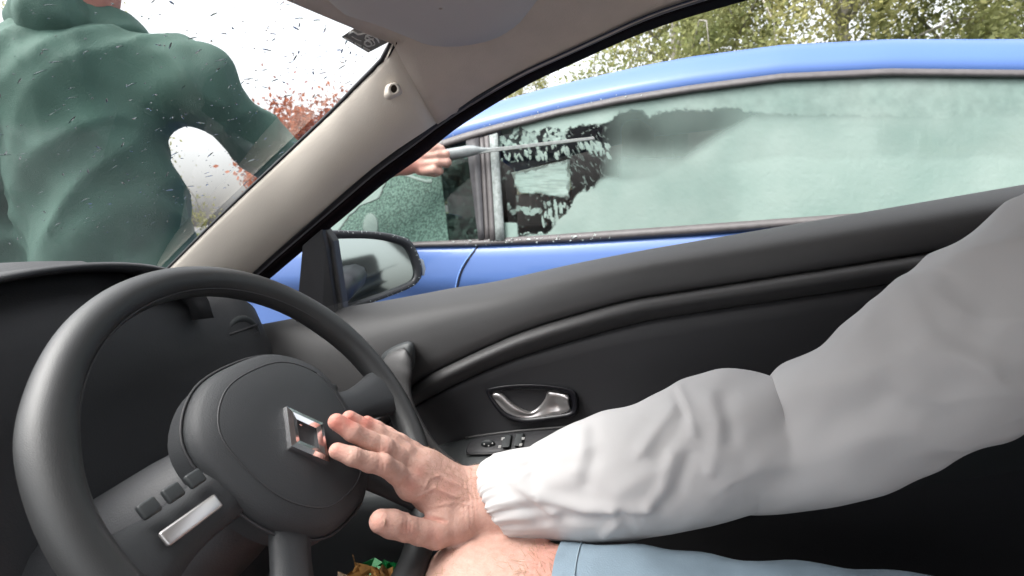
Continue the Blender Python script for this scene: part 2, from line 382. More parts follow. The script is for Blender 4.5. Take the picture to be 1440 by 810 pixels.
# drip trim between roof and glass
xs = np.arange(500, 1601, 12.)
def strip(tabA, tabB, offA, offB, bulge, xs, n=5):
    R = []
    for t in np.linspace(0, 1, n):
        y = extrap(tabA, xs)*(1-t)+extrap(tabB, xs)*t; o = offA*(1-t)+offB*t-bulge*math.sin(math.pi*t)
        R.append([atB(x, yy, o) for x, yy in zip(xs, y)])
    return R
loft('upper_trim', strip(seal_up, glass_up, OFF_T-.004, OFF_T-.012, .008, xs), GTR, bc, solid=.01, flip=True)
loft('belt_trim', strip(glass_lo, trim_lo, -.004, -.012, .010, np.arange(430, 1601, 12.)), GTR, bc, solid=.01, flip=True)
# lower body side: stations along s, profile z
s0, s1 = -2.45, sz(A_roof[-1])[0]+.15
SS = np.r_[np.linspace(s0, -1.45, 10), np.linspace(-1.4, s1, 44)]
def belt(s_):
    P0 = ext(trim_lo, -.012, np.array([440., 520, 600, 700, 800, 900, 1000, 1200, 1440])); q = np.array([sz(p) for p in P0]); z = np.interp(s_, q[:, 0], q[:, 1])
    return z-.18*max(0, (-1.45-s_))-.25*max(0, (-2.1-s_))
def nose(s_): return .75*max(0, (-1.9-s_))**1.6
rows = []
prof = [(0, .0), (.012, -.012), (.035, -.022), (.09, -.030), (.135, -.034), (.145, -.024), (.20, -.028), (.30, -.040), (.42, -.045), (.55, -.038), (.62, -.02), (.70, .02)]
for s_ in SS:
    zb = belt(s_)-.0005; rows.append([loc(s_, o-.004+nose(s_)+.35*max(0, s_-(s1-.35))**1.5, max(.17, zb-d)) for d, o in prof])
loft('body_side', rows, BLUE, bc, flip=True)
rows2 = [[p+nb*2*((W2+.22)/2-((p-OB) @ nb)) for p in r_] for r_ in rows]
loft('far_body_side', rows2, BLUE, bc)
# bonnet, rear, front fascia
bon = []
for s_ in np.linspace(s0, -1.40, 12):
    zb = belt(s_)-.0005; ya = -.004+nose(s_); yb = W2+.22-ya; bon.append([loc(s_-.0*t, ya+(yb-ya)*t, zb+.085*math.sin(math.pi*min(max(t, 0), 1))**.5*min(1, (s_-s0+.15)/.4)) for t in np.linspace(0, 1, 17)])
loft('bonnet', bon, BLUE, bc, solid=.004)
loft('front_bumper', [[loc(s0-.06*math.sin(math.pi*t), nose(s0)+(W2+.22-2*nose(s0))*t, z) for t in np.linspace(0, 1, 9)] for z in (.18, .35, .5, belt(s0))], BLUE, bc)
loft('tailgate', [[loc(s1+.05*math.sin(math.pi*t), .1+(W2)*t, z) for t in np.linspace(0, 1, 9)] for z in (.18, .45, .7, .95)], BLUE, bc, flip=True)
loft('rear_window', [[loc(s1-.0+dx, .14+(W2-.1)*t, z) for t in np.linspace(0, 1, 9)] for z, dx in ((.95, 0), (1.1, -.03), (1.22, -.09))], BGL, bc, flip=True)
# door gap line
gp = [(672, 347), (666, 355), (660, 363), (653, 374), (648, 385), (645, 396), (642, 412), (640, 440)]
def side_off(px, py):
    zt = atB(px, extrap(trim_lo, px), -.01)[2]; o = -.02
    for _ in range(3):
        z = atB(px, py, o)[2]; o = float(np.interp(zt-z, [p[0] for p in prof], [p[1] for p in prof]))-.004
    return o
gq = resample([(*p,) for p in gp], 24)
tube('door_gap', [atB(x, y, side_off(x, y)-.0005) for x, y in gq], .0028, BLUED, bc, n=6)
tube('door_edge', [atB(x-2.6, y, side_off(x, y)-.001) for x, y in gq], .0022, mat('edge_highlight', (.20, .36, .78), .25, coat=1), bc, n=6)  # lighter blue line paints a highlight along the door edge
# B pillar: layered strips
pil = thing  # (name kept free)
def pstrip(name, tl, tr, bl, br, off, m, t=.008):
    q = []
    for u in np.linspace(0, 1, 8):
        q.append([atB(tl[0]+(bl[0]-tl[0])*u, tl[1]+(bl[1]-tl[1])*u, OFF_T*(1-u)+off), atB(tr[0]+(br[0]-tr[0])*u, tr[1]+(br[1]-tr[1])*u, OFF_T*(1-u)+off)])
    return loft(name, q, m, bc, solid=t, off=1)
pstrip('door_frame', (655, 197), (673, 193), (673, 340), (681, 340), -.013, PIL)
pstrip('pillar_trim', (674.5, 193), (680, 192), (682.5, 339), (688, 339), -.011, GTR)
pstrip('pillar_trim', (681, 192), (687, 190), (689, 339), (696, 338), -.017, GTR)
pstrip('door_channel', (688, 190), (699, 187), (697, 338), (709, 337), -.019, mat('frosted_channel', (.19, .215, .21), .7, var=.35, vscale=90))
# side glass
def pane(name, x0, x1, m, off, n=20):
    R = []
    for u in np.linspace(-.03, 1.03, 10):
        R.append([atB(x, extrap(glass_up, x)*(1-u)+extrap(glass_lo, x)*u, OFF_T*(1-u)+off) for x in np.linspace(x0, x1, n)])
    return loft(name, R, m, bc)
pane('front_side_window', 430, 672, BGL, .004); pane('rear_side_window', 704, 1600, BGL, .004)
# far side windows, covered in ice: the light comes through them
ICE = bpy.data.materials.new('back_ice'); ICE.use_nodes = True; N = ICE.node_tree; b = N.nodes['Principled BSDF']; b.inputs['Base Color'].default_value = (.7, .76, .74, 1); b.inputs['Roughness'].default_value = .8
tr = N.nodes.new('ShaderNodeBsdfTranslucent'); tr.inputs[0].default_value = (.8, .86, .84, 1); mx = N.nodes.new('ShaderNodeMixShader'); mx.inputs[0].default_value = .8
N.links.new(b.outputs[0], mx.inputs[1]); N.links.new(tr.outputs[0], mx.inputs[2]); N.links.new(mx.outputs[0], N.nodes['Material Output'].inputs[0])
def farwin(name, sa, sb, za, zb_, lean=.1):
    R = [[loc(s_, W2+.2-.12*u, za+(zb_-za)*u) for s_ in np.linspace(sa, sb, 6)] for u in np.linspace(0, 1, 4)]
    return loft(name, R, ICE, bc)
OFW = W2+.17
fwp = [atB(x, y, OFW) for x, y in ((719, 243), (801, 224), (801, 270), (730, 271))]
fs = [sz(p) for p in fwp]
plate('far_front_window', fwp, nb*.004, ICE, bc, smooth=False)
def farpanel(sa, sb, za, zb_, tag_='far_side_blackout'):  # dark panels added to block brightness outside the far window's outline
    box(tag_, loc((sa+sb)/2, OFW+.02, (za+zb_)/2), (sb-sa, .03, zb_-za), INT, bc, ax=(eb, nb, (0, 0, 1)))
zt_ = max(f_[1] for f_ in fs); zb0 = min(f_[1] for f_ in fs); sl_ = min(f_[0] for f_ in fs)+.012; sr_ = max(f_[0] for f_ in fs)-.004
farpanel(-1.5, sl_, .6, 1.30); farpanel(sr_, .34, .6, 1.42); farpanel(sl_, sr_, .6, zb0+.012); farpanel(sl_, sr_, zt_-.03, 1.42)
farwin('far_rear_window', .35, 1.0, .95, 1.28)
box('far_pillar', loc(-.06, W2+.12, 1.1), (.11, .04, .42), INT, bc, ax=(eb, nb, (0, 0, 1)))
box('cabin_floor', loc(-.3, .8, .3), (2.6, 1.4, .04), INT, bc, ax=(eb, nb, (0, 0, 1)))
box('door_lining', loc(-.2, .13, .60), (2.4, .06, .56), INT, bc, ax=(eb, nb, (0, 0, 1)), bevel=.02)
box('far_door_lining', loc(-.2, W2+.05, .60), (2.4, .06, .56), INT, bc, ax=(eb, nb, (0, 0, 1)), bevel=.02)
box('dashboard', loc(-1.25, .8, .8), (.35, 1.35, .3), INT, bc, ax=(eb, nb, (0, 0, 1)), bevel=.05)
rr = [[loc(s_, .2+1.2*t, A_roof[20][2]-.02+.06*math.sin(math.pi*t)) for t in np.linspace(0, 1, 7)] for s_ in np.linspace(-.75, s1-.5, 6)]
def seat(s_, w_, parent, m=SEAT):
    pr = [(-.06, .52), (.02, .55), (.10, .62), (.16, .9), (.19, 1.05), (.15, 1.08), (.05, .98), (0, .7), (-.45, .56), (-.5, .50), (-.45, .42), (.0, .40)]
    V = []
    for k, t in enumerate((-.25, -.22, 0, .22, .25)):
        sc = (.9 if abs(t) > .23 else 1)
        V.append([loc(s_+.0+p*sc, w_+t, .7+(z-.7)*sc) for p, z in pr])
    V = np.array(V); v = V.reshape(-1, 3); f = grid_faces(5, 12, cv=True)+[tuple(range(12)), tuple(range(48, 60))[::-1]]
    o = obj('seat', v, f, m, parent, sub=1)
    hv = [loc(s_+.19+a*.04, w_+b*.13, 1.17+c*.09) for a in (-1, 1) for b in (-1, 1) for c in (-1, 1)]
    obj('headrest', hv, [(0, 1, 3, 2), (4, 6, 7, 5), (0, 4, 5, 1), (2, 3, 7, 6), (0, 2, 6, 4), (1, 5, 7, 3)], m, o, bevel=.03)
    return o
seat(-.28, .45, bc); seat(-.28, 1.15, bc); seat(.62, .45, bc, INT); seat(.62, 1.15, bc, INT)
for s_ in (-1.75, .85):
    for w_ in (-.02, W2+.24):
        a = np.linspace(0, 2*np.pi, 28, endpoint=False); sg = 1 if w_ < .5 else -1
        def ring(r, o): return [loc(s_+r*math.cos(q), w_+o*sg, .31+r*math.sin(q)) for q in a]
        ty = obj('wheel', np.concatenate([ring(.20, .0), ring(.29, -.01), ring(.31, .03), ring(.31, .17), ring(.2, .19)]), grid_faces(5, 28, cv=True), RUB, bc)
        obj('rim', np.concatenate([ring(.205, .0), ring(.19, .03), ring(.06, .0), ring(.001, -.01)]), grid_faces(4, 28, cv=True), SILV, ty)

# ---- frost on the near windows: a real crust, thick where it is dense
def frost_mat(name, c1, c2, sc, bmp=.15):
    m = mat(name, c1, .75, col2=c2, vscale=sc, bump=bmp, bscale=180, bdist=.002); m.blend_method = 'HASHED' if hasattr(m, 'blend_method') else 'OPAQUE'
    N = m.node_tree; b = N.nodes['Principled BSDF']; a = N.nodes.new('ShaderNodeAttribute'); a.attribute_name = 'ice'
    N.links.new(a.outputs['Fac'], b.inputs['Alpha']); return m
FR = frost_mat('window_frost', (.150, .220, .195), (.205, .270, .243), 7)
FRG = frost_mat('green_frost', (.014, .050, .036), (.065, .135, .105), 130, .6)
for e_, p_ in zip([n for n in FRG.node_tree.nodes if n.type == 'VALTORGB'][0].color_ramp.elements, (.40, .60)): e_.position = p_
def vnoise(x, y, s, seed=0):
    # cheap value noise on arrays
    X = x/s; Y = y/s; xi = np.floor(X).astype(int); yi = np.floor(Y).astype(int); fx = X-xi; fy = Y-yi; fx = fx*fx*(3-2*fx); fy = fy*fy*(3-2*fy)
    def h(a, b_): n = np.sin((a*127.1+b_*311.7+seed*74.7))*43758.5453; return n-np.floor(n)
    return (h(xi, yi)*(1-fx)+h(xi+1, yi)*fx)*(1-fy)+(h(xi, yi+1)*(1-fx)+h(xi+1, yi+1)*fx)*fy
def fbm(x, y, s, seed=0, o=4): return sum(vnoise(x, y, s/2**k, seed+k)*.5**k for k in range(o))/sum(.5**k for k in range(o))
def sm(a, b_, x): t = np.clip((x-a)/(b_-a), 0, 1); return t*t*(3-2*t)
blobs = []
rb_ = np.random.default_rng(11)
def zone(n, x0, x1, y0f, y1f, lx, ly, ang, jit=.3, dens=(.6, .95)):
    for _ in range(n):
        x = rb_.uniform(x0, x1); y = rb_.uniform(y0f(x), y1f(x)); blobs.append((x, y, rb_.uniform(*lx), rb_.uniform(*ly), ang+rb_.normal()*jit, rb_.uniform(*dens)))
zone(70, 0, 500, lambda x: 325-.115*x-60, lambda x: 350-.115*x-18, (5, 16), (6, 16), .2, .6)
zone(14, 230, 480, lambda x: 215, lambda x: 275, (6, 16), (14, 34), .1, .3, (.5, .8))
zone(44, 60, 560, lambda x: 335-.115*x, lambda x: 400-.115*x, (4, 10), (10, 26), -.15, .25, (.6, .95))
zone(40, 540, 700, lambda x: 262+(x-540)*.2, lambda x: 320+(x-540)*.25, (4, 9), (11, 24), -.45, .15, (.6, .95))
zone(26, 540, 690, lambda x: 540-(x-540)*.5, lambda x: 600-(x-540)*.6, (5, 12), (14, 28), .25, .2, (.5, .85))
zone(36, 360, 530, lambda x: 580, lambda x: 700, (5, 11), (14, 36), -.1, .15, (.4, .85))
zone(10, 190, 360, lambda x: 590, lambda x: 650, (6, 14), (8, 16), 0, .3, (.3, .6))
zone(5, 250, 330, lambda x: 610, lambda x: 635, (14, 30), (12, 16), 0, .1, (.6, .8))
zone(40, 150, 700, lambda x: 728, lambda x: 752, (4, 12), (3, 8), 0, .6)
zone(60, 500, 700, lambda x: 230, lambda x: 520, (1.5, 3), (8, 22), -.6, .3, (.25, .5))
def maskB(px, py):
    cx = (px-660)*3.522; cy = (py-120)*3.522; wob = (fbm(cx, cy, 60, 3)-.5)*44
    top = interp([(100, 150), (225, 180), (250, 205), (300, 232), (340, 238), (380, 205), (440, 215), (470, 232), (500, 200), (560, 203), (640, 200), (690, 182), (740, 140), (790, 122), (850, 128), (890, 165), (950, 140), (1020, 130), (1110, 125), (1300, 120), (1500, 150), (3000, 200)], cx)
    top = np.where(cx < 230, -50, top)
    bw = 6+np.clip((cx-680)/60, 0, 1)*12; m = (.93-.25*np.clip((cx-680)/120, 0, 1)*fbm(cx, cy, 40, 6))*sm(1, -1, (cy-top-wob*.5-(fbm(cx, cy, 16, 77)-.5)*30)/bw)
    # lower right sheet
    lo = interp([(170, 760), (380, 730), (480, 640), (520, 560), (560, 530), (620, 500), (690, 450), (760, 440), (850, 425), (930, 400), (980, 370), (1060, 340), (1130, 300), (1250, 220), (1400, 130), (3000, 100)], cx)
    soft = 8+np.clip((cx-600)/200, 0, 1)*60
    m = np.maximum(m, (.90-.10*fbm(cx, cy, 90, 8))*sm(-1, 1, (cy-lo+wob*(1-np.clip((cx-650)/100, 0, .9)))/soft))
    # hazy area of thinner frost, with a dark blob set into the mask
    hz = np.clip((cx-640)/120, 0, 1)*(.20+.22*fbm(cx, cy, 160, 5)+.45*sm(260, 420, cy)+.30*sm(1150, 1500, cx)); hz = hz*(1-.55*np.exp(-((cx-825)/130)**2-((cy-240)/90)**2)); m = np.maximum(m, hz)
    # pale scratched patch, adding the far window's brightness in frost colour
    w2 = (fbm(cx, cy, 22, 91)-.5)*34; win = sm(-8, 8, w2+cx-(215+(cy-440)*.35))*sm(8, -8, cx-490-w2)*sm(-8, 8, w2+cy-(445-(cx-215)*.24))*sm(8, -8, w2+cy-(525+(cx-240)*.13))
    m = np.maximum(m, win*(.62+.6*vnoise(cx*.12, cy, 5, 2)*fbm(cx, cy, 30, 55)*1.6))
    tail = sm(-10, 10, cx-490)*sm(6, -6, cy-520-(cx-490)*.1)*sm(-6, 6, cy-495)*.0; m = np.maximum(m, tail)
    # corner lump
    m = np.maximum(m, .95*sm(6, -6, np.maximum(np.abs(cx-165)/1.05-68, np.abs(cy-722)-42)+wob*.4))
    base = (fbm(cx, cy, 14, 21, 3) > .76)*.30*(cx < 700); m = np.maximum(m, base)
    for bx, by, lx, ly, an, dn in blobs:
        sel = (np.abs(cx-bx) < lx+ly+4) & (np.abs(cy-by) < lx+ly+4)
        x = cx[sel]-bx; y = cy[sel]-by; c, s_ = math.cos(an), math.sin(an); u = (x*c+y*s_)/lx; v = (-x*s_+y*c)/ly
        r = np.sqrt(u*u+v*v)+(vnoise(cx[sel], cy[sel], 7, 4)-.5)*.5; m[sel] = np.maximum(m[sel], dn*sm(1.1, .75, r))
    return np.clip(m, 0, .96)
def maskA(px, py):
    m = np.zeros_like(px); wob = (fbm(px, py, 12, 5)-.5)*6
    left = interp([(240, 545), (262, 540), (282, 528), (289, 507), (300, 492), (325, 474), (345, 470)], py) if False else np.interp(py, [235, 262, 280, 289, 305, 325, 345], [548, 541, 530, 508, 489, 476, 470])
    right = np.interp(py, [235, 250, 300, 336, 345], [618, 621, 627, 631, 632])
    topy = np.interp(px, [470, 540, 560, 590, 620, 640], [240, 240, 246, 252, 256, 258])
    g = sm(-3, 3, px-left+wob)*sm(1.2, -1.2, px-right)
    m = np.maximum(m, g*.97)
    m = np.maximum(m, .25*sm(0, 3, px-right)*fbm(px, py, 4, 9)**2*1.8)
    sp = vnoise(px, py, 2.2, 31) > .93; m = np.where(sp & (px > right), .6, m)
    sc = (np.abs(((px-640)*.9-(py-250)*.5) % 17-8) < .5) & (px > right) & (fbm(px, py, 9, 17) > .55); m = np.where(sc, .5, m)
    # crushed ice beside the pillar and under the blade
    m = np.maximum(m, .8*(fbm(px, py, 6, 12) > .60)*(py < 232+(px-660)*.6)*(px > 655))
    m = np.maximum(m, .8*(fbm(px, py, 4, 12) > .70)*(px > 662))
    return np.clip(m, 0, 1)
def frost(name, x0, x1, step, fn, m, off, amp, lbl, keep=.04):
    nx = int((x1-x0)/step)+1; xs = np.linspace(x0, x1, nx); yu = extrap(glass_up, xs); yl = extrap(glass_lo, xs); ny = int(max(yl-yu)/step)+1
    U = np.linspace(-.01, 1.01, ny); PX = np.broadcast_to(xs, (ny, nx)).copy(); PY = yu*(1-U[:, None])+yl*U[:, None]
    M = fn(PX.ravel(), PY.ravel()).reshape(ny, nx); OF = OFF_T*(1-U[:, None])+off-amp*M*(.5+fbm(PX, PY, 5, 40))
    D = FW+((PX-720)/F)[..., None]*RT+((405-PY)/F)[..., None]*UP
    t = (((OB-CP) @ nb)+OF)/(D @ nb); P = CP+D*t[..., None]
    f = np.array(grid_faces(ny, nx)); mv = M.ravel(); f = f[mv[f].max(1) > keep]
    us = np.unique(f); mp = -np.ones(ny*nx, int); mp[us] = np.arange(len(us))
    o = obj(name, P.reshape(-1, 3)[us], mp[f], m, bc, label=lbl, kind='stuff'); add_attr(o, 'ice', mv[us]); return o
frost('window_frost', 702, 1600, 1.2, maskB, FR, -.001, .0009, 'pale frost partly scraped off the rear side window')
frost('green_frost', 445, 672, 1.3, maskA, FRG, -.001, .003, 'grainy green ice on the front side window')
def maskF(px, py):
    wob = (fbm(px, py, 12, 5)-.5)*6; left = np.interp(py, [235, 262, 280, 289, 305, 325, 345], [548, 541, 530, 508, 489, 476, 470])
    m = .85*sm(2, -2, px-left+wob+.5); m = np.maximum(m, .75*sm(1.1, .8, np.hypot((px-521)/11, (py-318)/19)))
    yb = np.interp(px, [540, 560, 585, 600, 622], [241, 243, 250, 255, 252]); m = np.maximum(m, .8*sm(3, 1.5, np.abs(py-yb+wob*.6))*(px > 540)*(px < 608))
    return np.clip(m, 0, 1)
frost('pale_film', 445, 650, 1.3, maskF, FR, -.0055, .002, 'smooth pale film beside the grainy green ice')  # pale sheet over the pane left of the green ice
# ice crumbs on the belt moulding and roof edge
cv = []
for _ in range(110):
    x = rng.uniform(600, 975)*.5+.5*rng.choice([640, 690, 705, 760, 800, 830], 1)[0]; tb = rng.random(); y = extrap(trim_lo, x)-rng.uniform(2, 9) if tb < .85 else extrap(seal_up, x)+rng.uniform(-3, 5)
    if tb < .85 and x > 860 and rng.random() < .6: continue
    c = atB(x, y, (-.016 if tb < .85 else OFF_T-.014)); r = rng.uniform(.0010, .0042)*(1 if tb < .85 else .6)
    q = rng.normal(size=(6, 3)); v = np.array([(1, 0, 0), (-1, 0, 0), (0, 1, 0), (0, -1, 0), (0, 0, 1), (0, 0, -1.)])*r*(1+.35*q[:, :1])+c
    cv.append((v, [(0, 2, 4), (2, 1, 4), (1, 3, 4), (3, 0, 4), (2, 0, 5), (1, 2, 5), (3, 1, 5), (0, 3, 5)]))
v, f = join(cv); obj('ice_crumbs', v, f, mat('ice_white', (.45, .5, .48), .4), bc, smooth=False, kind='stuff')

# ================================================================== OWN CAR INTERIOR
oc = thing('own_car', 'interior of the grey car the photo is taken from, with beige pillar and black door', 'car', (0, 0, 0))
W_px = [(553, 59, .565), (549, 72, .57), (535, 90, .58), (505, 120, .61), (480, 146, .63), (453, 172, .65), (400, 222, .675), (340, 278, .69), (290, 326, .70), (240, 376, .71), (190, 425, .72)]
S_in = [(190, 520, .80), (300, 432, .79), (350, 390, .78), (400, 345, .765), (454, 298, .74), (513, 247, .72), (559, 211, .70), (614, 172, .685), (660, 143, .675), (700, 120, .665), (737, 101, .658), (786, 79, .65), (848, 51, .642), (910, 23, .636), (975, 1, .63), (1100, -36, .625), (1250, -66, .62), (1440, -84, .62), (1700, -60, .62)]
S_out = [(190, 548, .81), (300, 456, .80), (350, 411, .79), (400, 368, .78), (454, 323, .757), (484, 298, .747), (534, 256, .73), (584, 220, .715), (633, 180, .70), (700, 137, .682), (749, 109, .674), (799, 86, .666), (860, 58, .66), (910, 37, .655), (975, 15, .65), (1100, -20, .645), (1250, -50, .64), (1440, -68, .64), (1700, -45, .64)]
c3 = lambda L: np.array([at(*q) for q in L])
SI = resample(c3(S_in), 90); SO = resample(c3(S_out), 90)
pS = proj(SI); pO = proj(SO)
# pillar trim
iS = int(np.argmin(np.abs(pS[:, 0]-614)+np.where(pS[:, 1] > 400, 0, 0)))
Wc = resample(c3(W_px)[::-1], 40); Sc = resample(SI[:iS+1], 40)
rows = []
for i in range(40):
    a, b = Wc[i], Sc[i]; t_ = i/39; row = []
    d = b-a; nn = np.cross(d, (Wc[min(i+1, 39)]-Wc[max(i-1, 0)])); nn /= np.linalg.norm(nn); nn = nn*(-1 if nn[1] > 0 else 1)
    for u in np.linspace(0, 1, 22): row.append(a+d*u+nn*.016*math.sin(math.pi*u)**.8+np.array([0, 0, 0]))
    rows.append(row)
def seam_shift(row, w_):       # bow of the joint between trim and headliner
    return row
loft('pillar_trim', rows, TRIM, oc, flip=True, solid=.003, off=-1)
seam = np.array(rows[-1])
tube('trim_joint', seam[2:]+np.array([0.0, -.0004, 0]), .0011, mat('joint_shadow_gap', (.10, .08, .07), .9), oc, n=6)
# headliner: u rearward, v inward
Sh = resample(SI[iS:], 46); base = seam[::-1]
corner = base[-1]
BOW = lambda y: np.array([-.06*(1-(y/.57)**2), 0, .012*(1-(y/.57)**2)])
head = [corner+np.array([.006*min(1, t*6), -(corner[1]+.56)*t, -.004*min(1, t*6)])+BOW(corner[1]-(corner[1]+.56)*t)-BOW(corner[1]) for t in np.linspace(0, 1, 24)[1:]]
prof0 = np.concatenate([base, head]); m_ = len(prof0); off0 = prof0-prof0[0]
rows = []
for i in range(46):
    u = i/45; P0 = Sh[i]; row = []
    for j in range(m_):
        v = j/(m_-1); o = off0[j].copy(); k = (1-u)
        ceil_z = min(.085, .55*(-(o[1]))**.75*1.0) if o[1] < 0 else 0
        x = P0[0]+o[0]*k**1.5; y = P0[1]+o[1]*(1+ (Sh[0][1]-P0[1])*0)
        z = P0[2]+o[2]*k**2+ (1-k**2)*ceil_z+.0
        row.append((x, y, z))
    rows.append(row)
loft('headliner', rows, HEAD, oc, solid=.004, off=-1)
# roof skin above so the cabin is closed to the sky
rs = [[(x, y, 1.36+.04*math.cos(y*1.5)-.16*max(0, -x)) for y in np.linspace(-.72, .72, 9)] for x in np.linspace(-.3, 1.5, 8)]
OWN = mat('own_car_paint', (.16, .17, .18), .3, metal=.5, coat=1)
loft('roof_skin', rs, OWN, oc)
# windscreen
WW = resample(c3(W_px)[::-1], 30)
def wsf(u, v, inset=0):
    i = u*29; k = int(min(28, i)); P = WW[k]*(1-(i-k))+WW[k+1]*(i-k)
    yy = P[1]*(1-2*v)+.01
    return np.array([P[0]-.06*(4*v*(1-v)), yy, P[2]+.012*(4*v*(1-v))])+np.array([inset*.5, 0, -inset*.8])
loft('windscreen', [[wsf(u, v, -.004) for v in np.linspace(-.02, 1, 30)] for u in np.linspace(-.05 if 0 else 0, 1, 30)], WGL, oc)
tube('windscreen_seal', WW+np.array([-.002, -.001, .0]), np.full(30, .003), RUB, oc, n=8)
plate('seal_corner', [at(549, 57, .562), at(559, 60, .562), at(549, 78, .568), at(544, 84, .572)], (-.004, .004, .002), RUB, oc)
UV = np.array([(u, v) for u in np.linspace(.5, 1, 160) for v in np.linspace(0, .3, 160)]); UP3 = np.array([wsf(u, v) for u, v in UV]); UPX = proj(UP3)
def on_ws(px, py, inset=.003):
    i = np.argmin(np.hypot(UPX[:, 0]-px, UPX[:, 1]-py)); P = wsf(*UV[i], inset); d = (P-CP); q = ray(px, py); return CP+q*((d @ FW)/(q @ FW))
# sticker
sc_ = [(480, 52), (502, 37), (550, 55), (545, 60), (518, 74)]
s3 = np.array([on_ws(*p) for p in sc_])
stk = plate('sticker', s3, (s3[0]-CP)/np.linalg.norm(s3[0]-CP)*.0006, STK, oc, smooth=False, label='dark grey windscreen sticker with a white car outline and swirl')
def mark(pts, r=.0009):
    pts = [(x-1, y+3.5) for x, y in pts]
    q = resample([np.array([*p]) for p in pts], 14) if len(pts) > 2 else np.array(pts, float)
    return tube_geo([on_ws(x, y)*.998+CP*.002 for x, y in q], r, 5)
o5 = mark([(491, 45), (497, 41), (505, 45), (514, 43), (524, 46), (531, 51), (534, 56)])
v, f = join([o5]); obj('print', v, f, WHP, stk)
v, f = join([mark([(524, 47), (518, 46), (514, 50), (519, 54), (524, 57), (520, 62), (515, 60), (513, 56), (520, 52), (526, 51)], .0010), mark([(517, 48), (525, 53), (528, 59), (522, 61)], .0007)])
obj('print', v, f, WHP, stk)
v, f = join([mark([(496, 48), (503, 52), (509, 54)], .0005)])
obj('print', v, f, WHP, stk)
ls = []
for i in range(15):
    t = i/14; x = 486+33*t; y = 50.5+16.5*t
    if i == 5 or i == 10: continue
    ls.append(mark([(x, y-1.2), (x+1.3, y+1.2)], .0006)); ls.append(mark([(x+.2, y+.9), (x+1.9, y-.6)], .0005))
v, f = join(ls); obj('lettering', v, f, WHP, stk)
# rain on the windscreen
DROP = bpy.data.materials.new('rain_water'); DROP.use_nodes = True; N = DROP.node_tree; N.nodes.clear(); gl = N.nodes.new('ShaderNodeBsdfGlass'); gl.inputs['IOR'].default_value = 1.33; gl.inputs['Color'].default_value = (.8, .84, .86, 1); oo = N.nodes.new('ShaderNodeOutputMaterial'); N.links.new(gl.outputs[0], oo.inputs[0])
dp = []
for _ in range(900):
    u = rng.uniform(.30, .99); v = rng.uniform(.0, .45)**1.2; P = wsf(u, v, -.006); r = rng.uniform(.0004, .0011); a = rng.uniform(0, 6.28)
    L = r*(1 if rng.random() < .6 else rng.uniform(2, 7)); T = wsf(min(1, u+.01), v, -.006)-wsf(u-.01, v, -.006); T /= np.linalg.norm(T); B = np.array([0, 1., 0]); B -= T*(B @ T); B /= np.linalg.norm(B); Nn = np.cross(T, B)
    d1 = T*math.cos(a)+B*math.sin(a); d2 = -T*math.sin(a)+B*math.cos(a)
    ring = [P+d1*L*math.cos(q)+d2*r*math.sin(q) for q in np.linspace(0, 6.283, 9)[:-1]]; ring2 = [P+d1*L*.6*math.cos(q)+d2*r*.6*math.sin(q)+Nn*r*.5 for q in np.linspace(0, 6.283, 9)[:-1]]
    dp.append((np.array(ring+ring2+[P+Nn*r*.65]), [tuple((i, (i+1) % 8, 8+(i+1) % 8, 8+i)) for i in range(8)]+[(8+i, 8+(i+1) % 8, 16) for i in range(8)]))
v, f = join(dp); obj('rain_drops', v, f, DROP, oc, kind='stuff')
# cap with a hole on the pillar
capc = [(539, 128), (541, 119), (552, 114.5), (561, 115), (566, 122), (567, 133), (559, 136.5), (548, 141), (540, 137)]
P0 = at(553, 128, .590); nr = (CP-P0)/np.linalg.norm(CP-P0)
def pl(px, py, o=0): return hit(px, py, P0+nr*o, nr)
nearc = at(553, 128, .66)
e1 = pl(553, 124)
ax_ = (pl(553, 124.5, .004)-pl(553, 129, -.03)); axn = ax_/np.linalg.norm(ax_)
R = []
for t, o in ((0, -.02), (.35, -.006), (.8, .004), (1, .006)):
    cx0, cy0 = 553, 128
    # shape slides from the base outline to the round mouth
    base_ = closed([np.array([x, y]) for x, y in capc], 28); ang = np.arctan2(base_[:, 1]-cy0, base_[:, 0]-cx0); mouth = np.stack([554+5.5*np.cos(ang), 124.5+6.8*np.sin(ang)], 1)
    q = base_*(1-t*.75)+mouth*t*.75; q = (q-q.mean(0))*(1.0 if t < .9 else .92)+q.mean(0); R.append([pl(x, y, o) for x, y in q])
R.append([pl(554+4.6*math.cos(a), 125+5.8*math.sin(a), .0055) for a in ang]); R.append([pl(554+4.2*math.cos(a), 125+5.4*math.sin(a), -.01) for a in ang])
capo = obj('trim_cap', np.array(R).reshape(-1, 3), grid_faces(6, 28, cv=True), TRIM, oc, smooth=True)
obj('cap_hole', np.array([pl(554+4.5*math.cos(a), 125+5.7*math.sin(a), -.002) for a in ang]), [tuple(range(28))], mat('hole_brown', (.035, .022, .01), .6, var=.5, vscale=300), capo)
# sun visor folded against the roof
vis_px = [(440, -60), (468, -2), (520, 18), (568, 38), (600, 51), (640, 54), (690, 45), (722, 28), (745, 5), (760, -30), (700, -90), (560, -120)]
zv = float(np.array(head)[2][2])-.008
vb = closed([atz(x, y, 1.205) for x, y in vis_px], 40); ctr = vb.mean(0); R = []
for sc, dz in ((1.0, .012), (1.0, .0), (.985, -.006), (.94, -.010), (.6, -.012), (.02, -.012)): R.append(ctr+(vb-ctr)*sc+np.array([0, 0, dz]))
obj('sun_visor', np.array(R).reshape(-1, 3), grid_faces(6, 40, cv=True), VIS, oc)
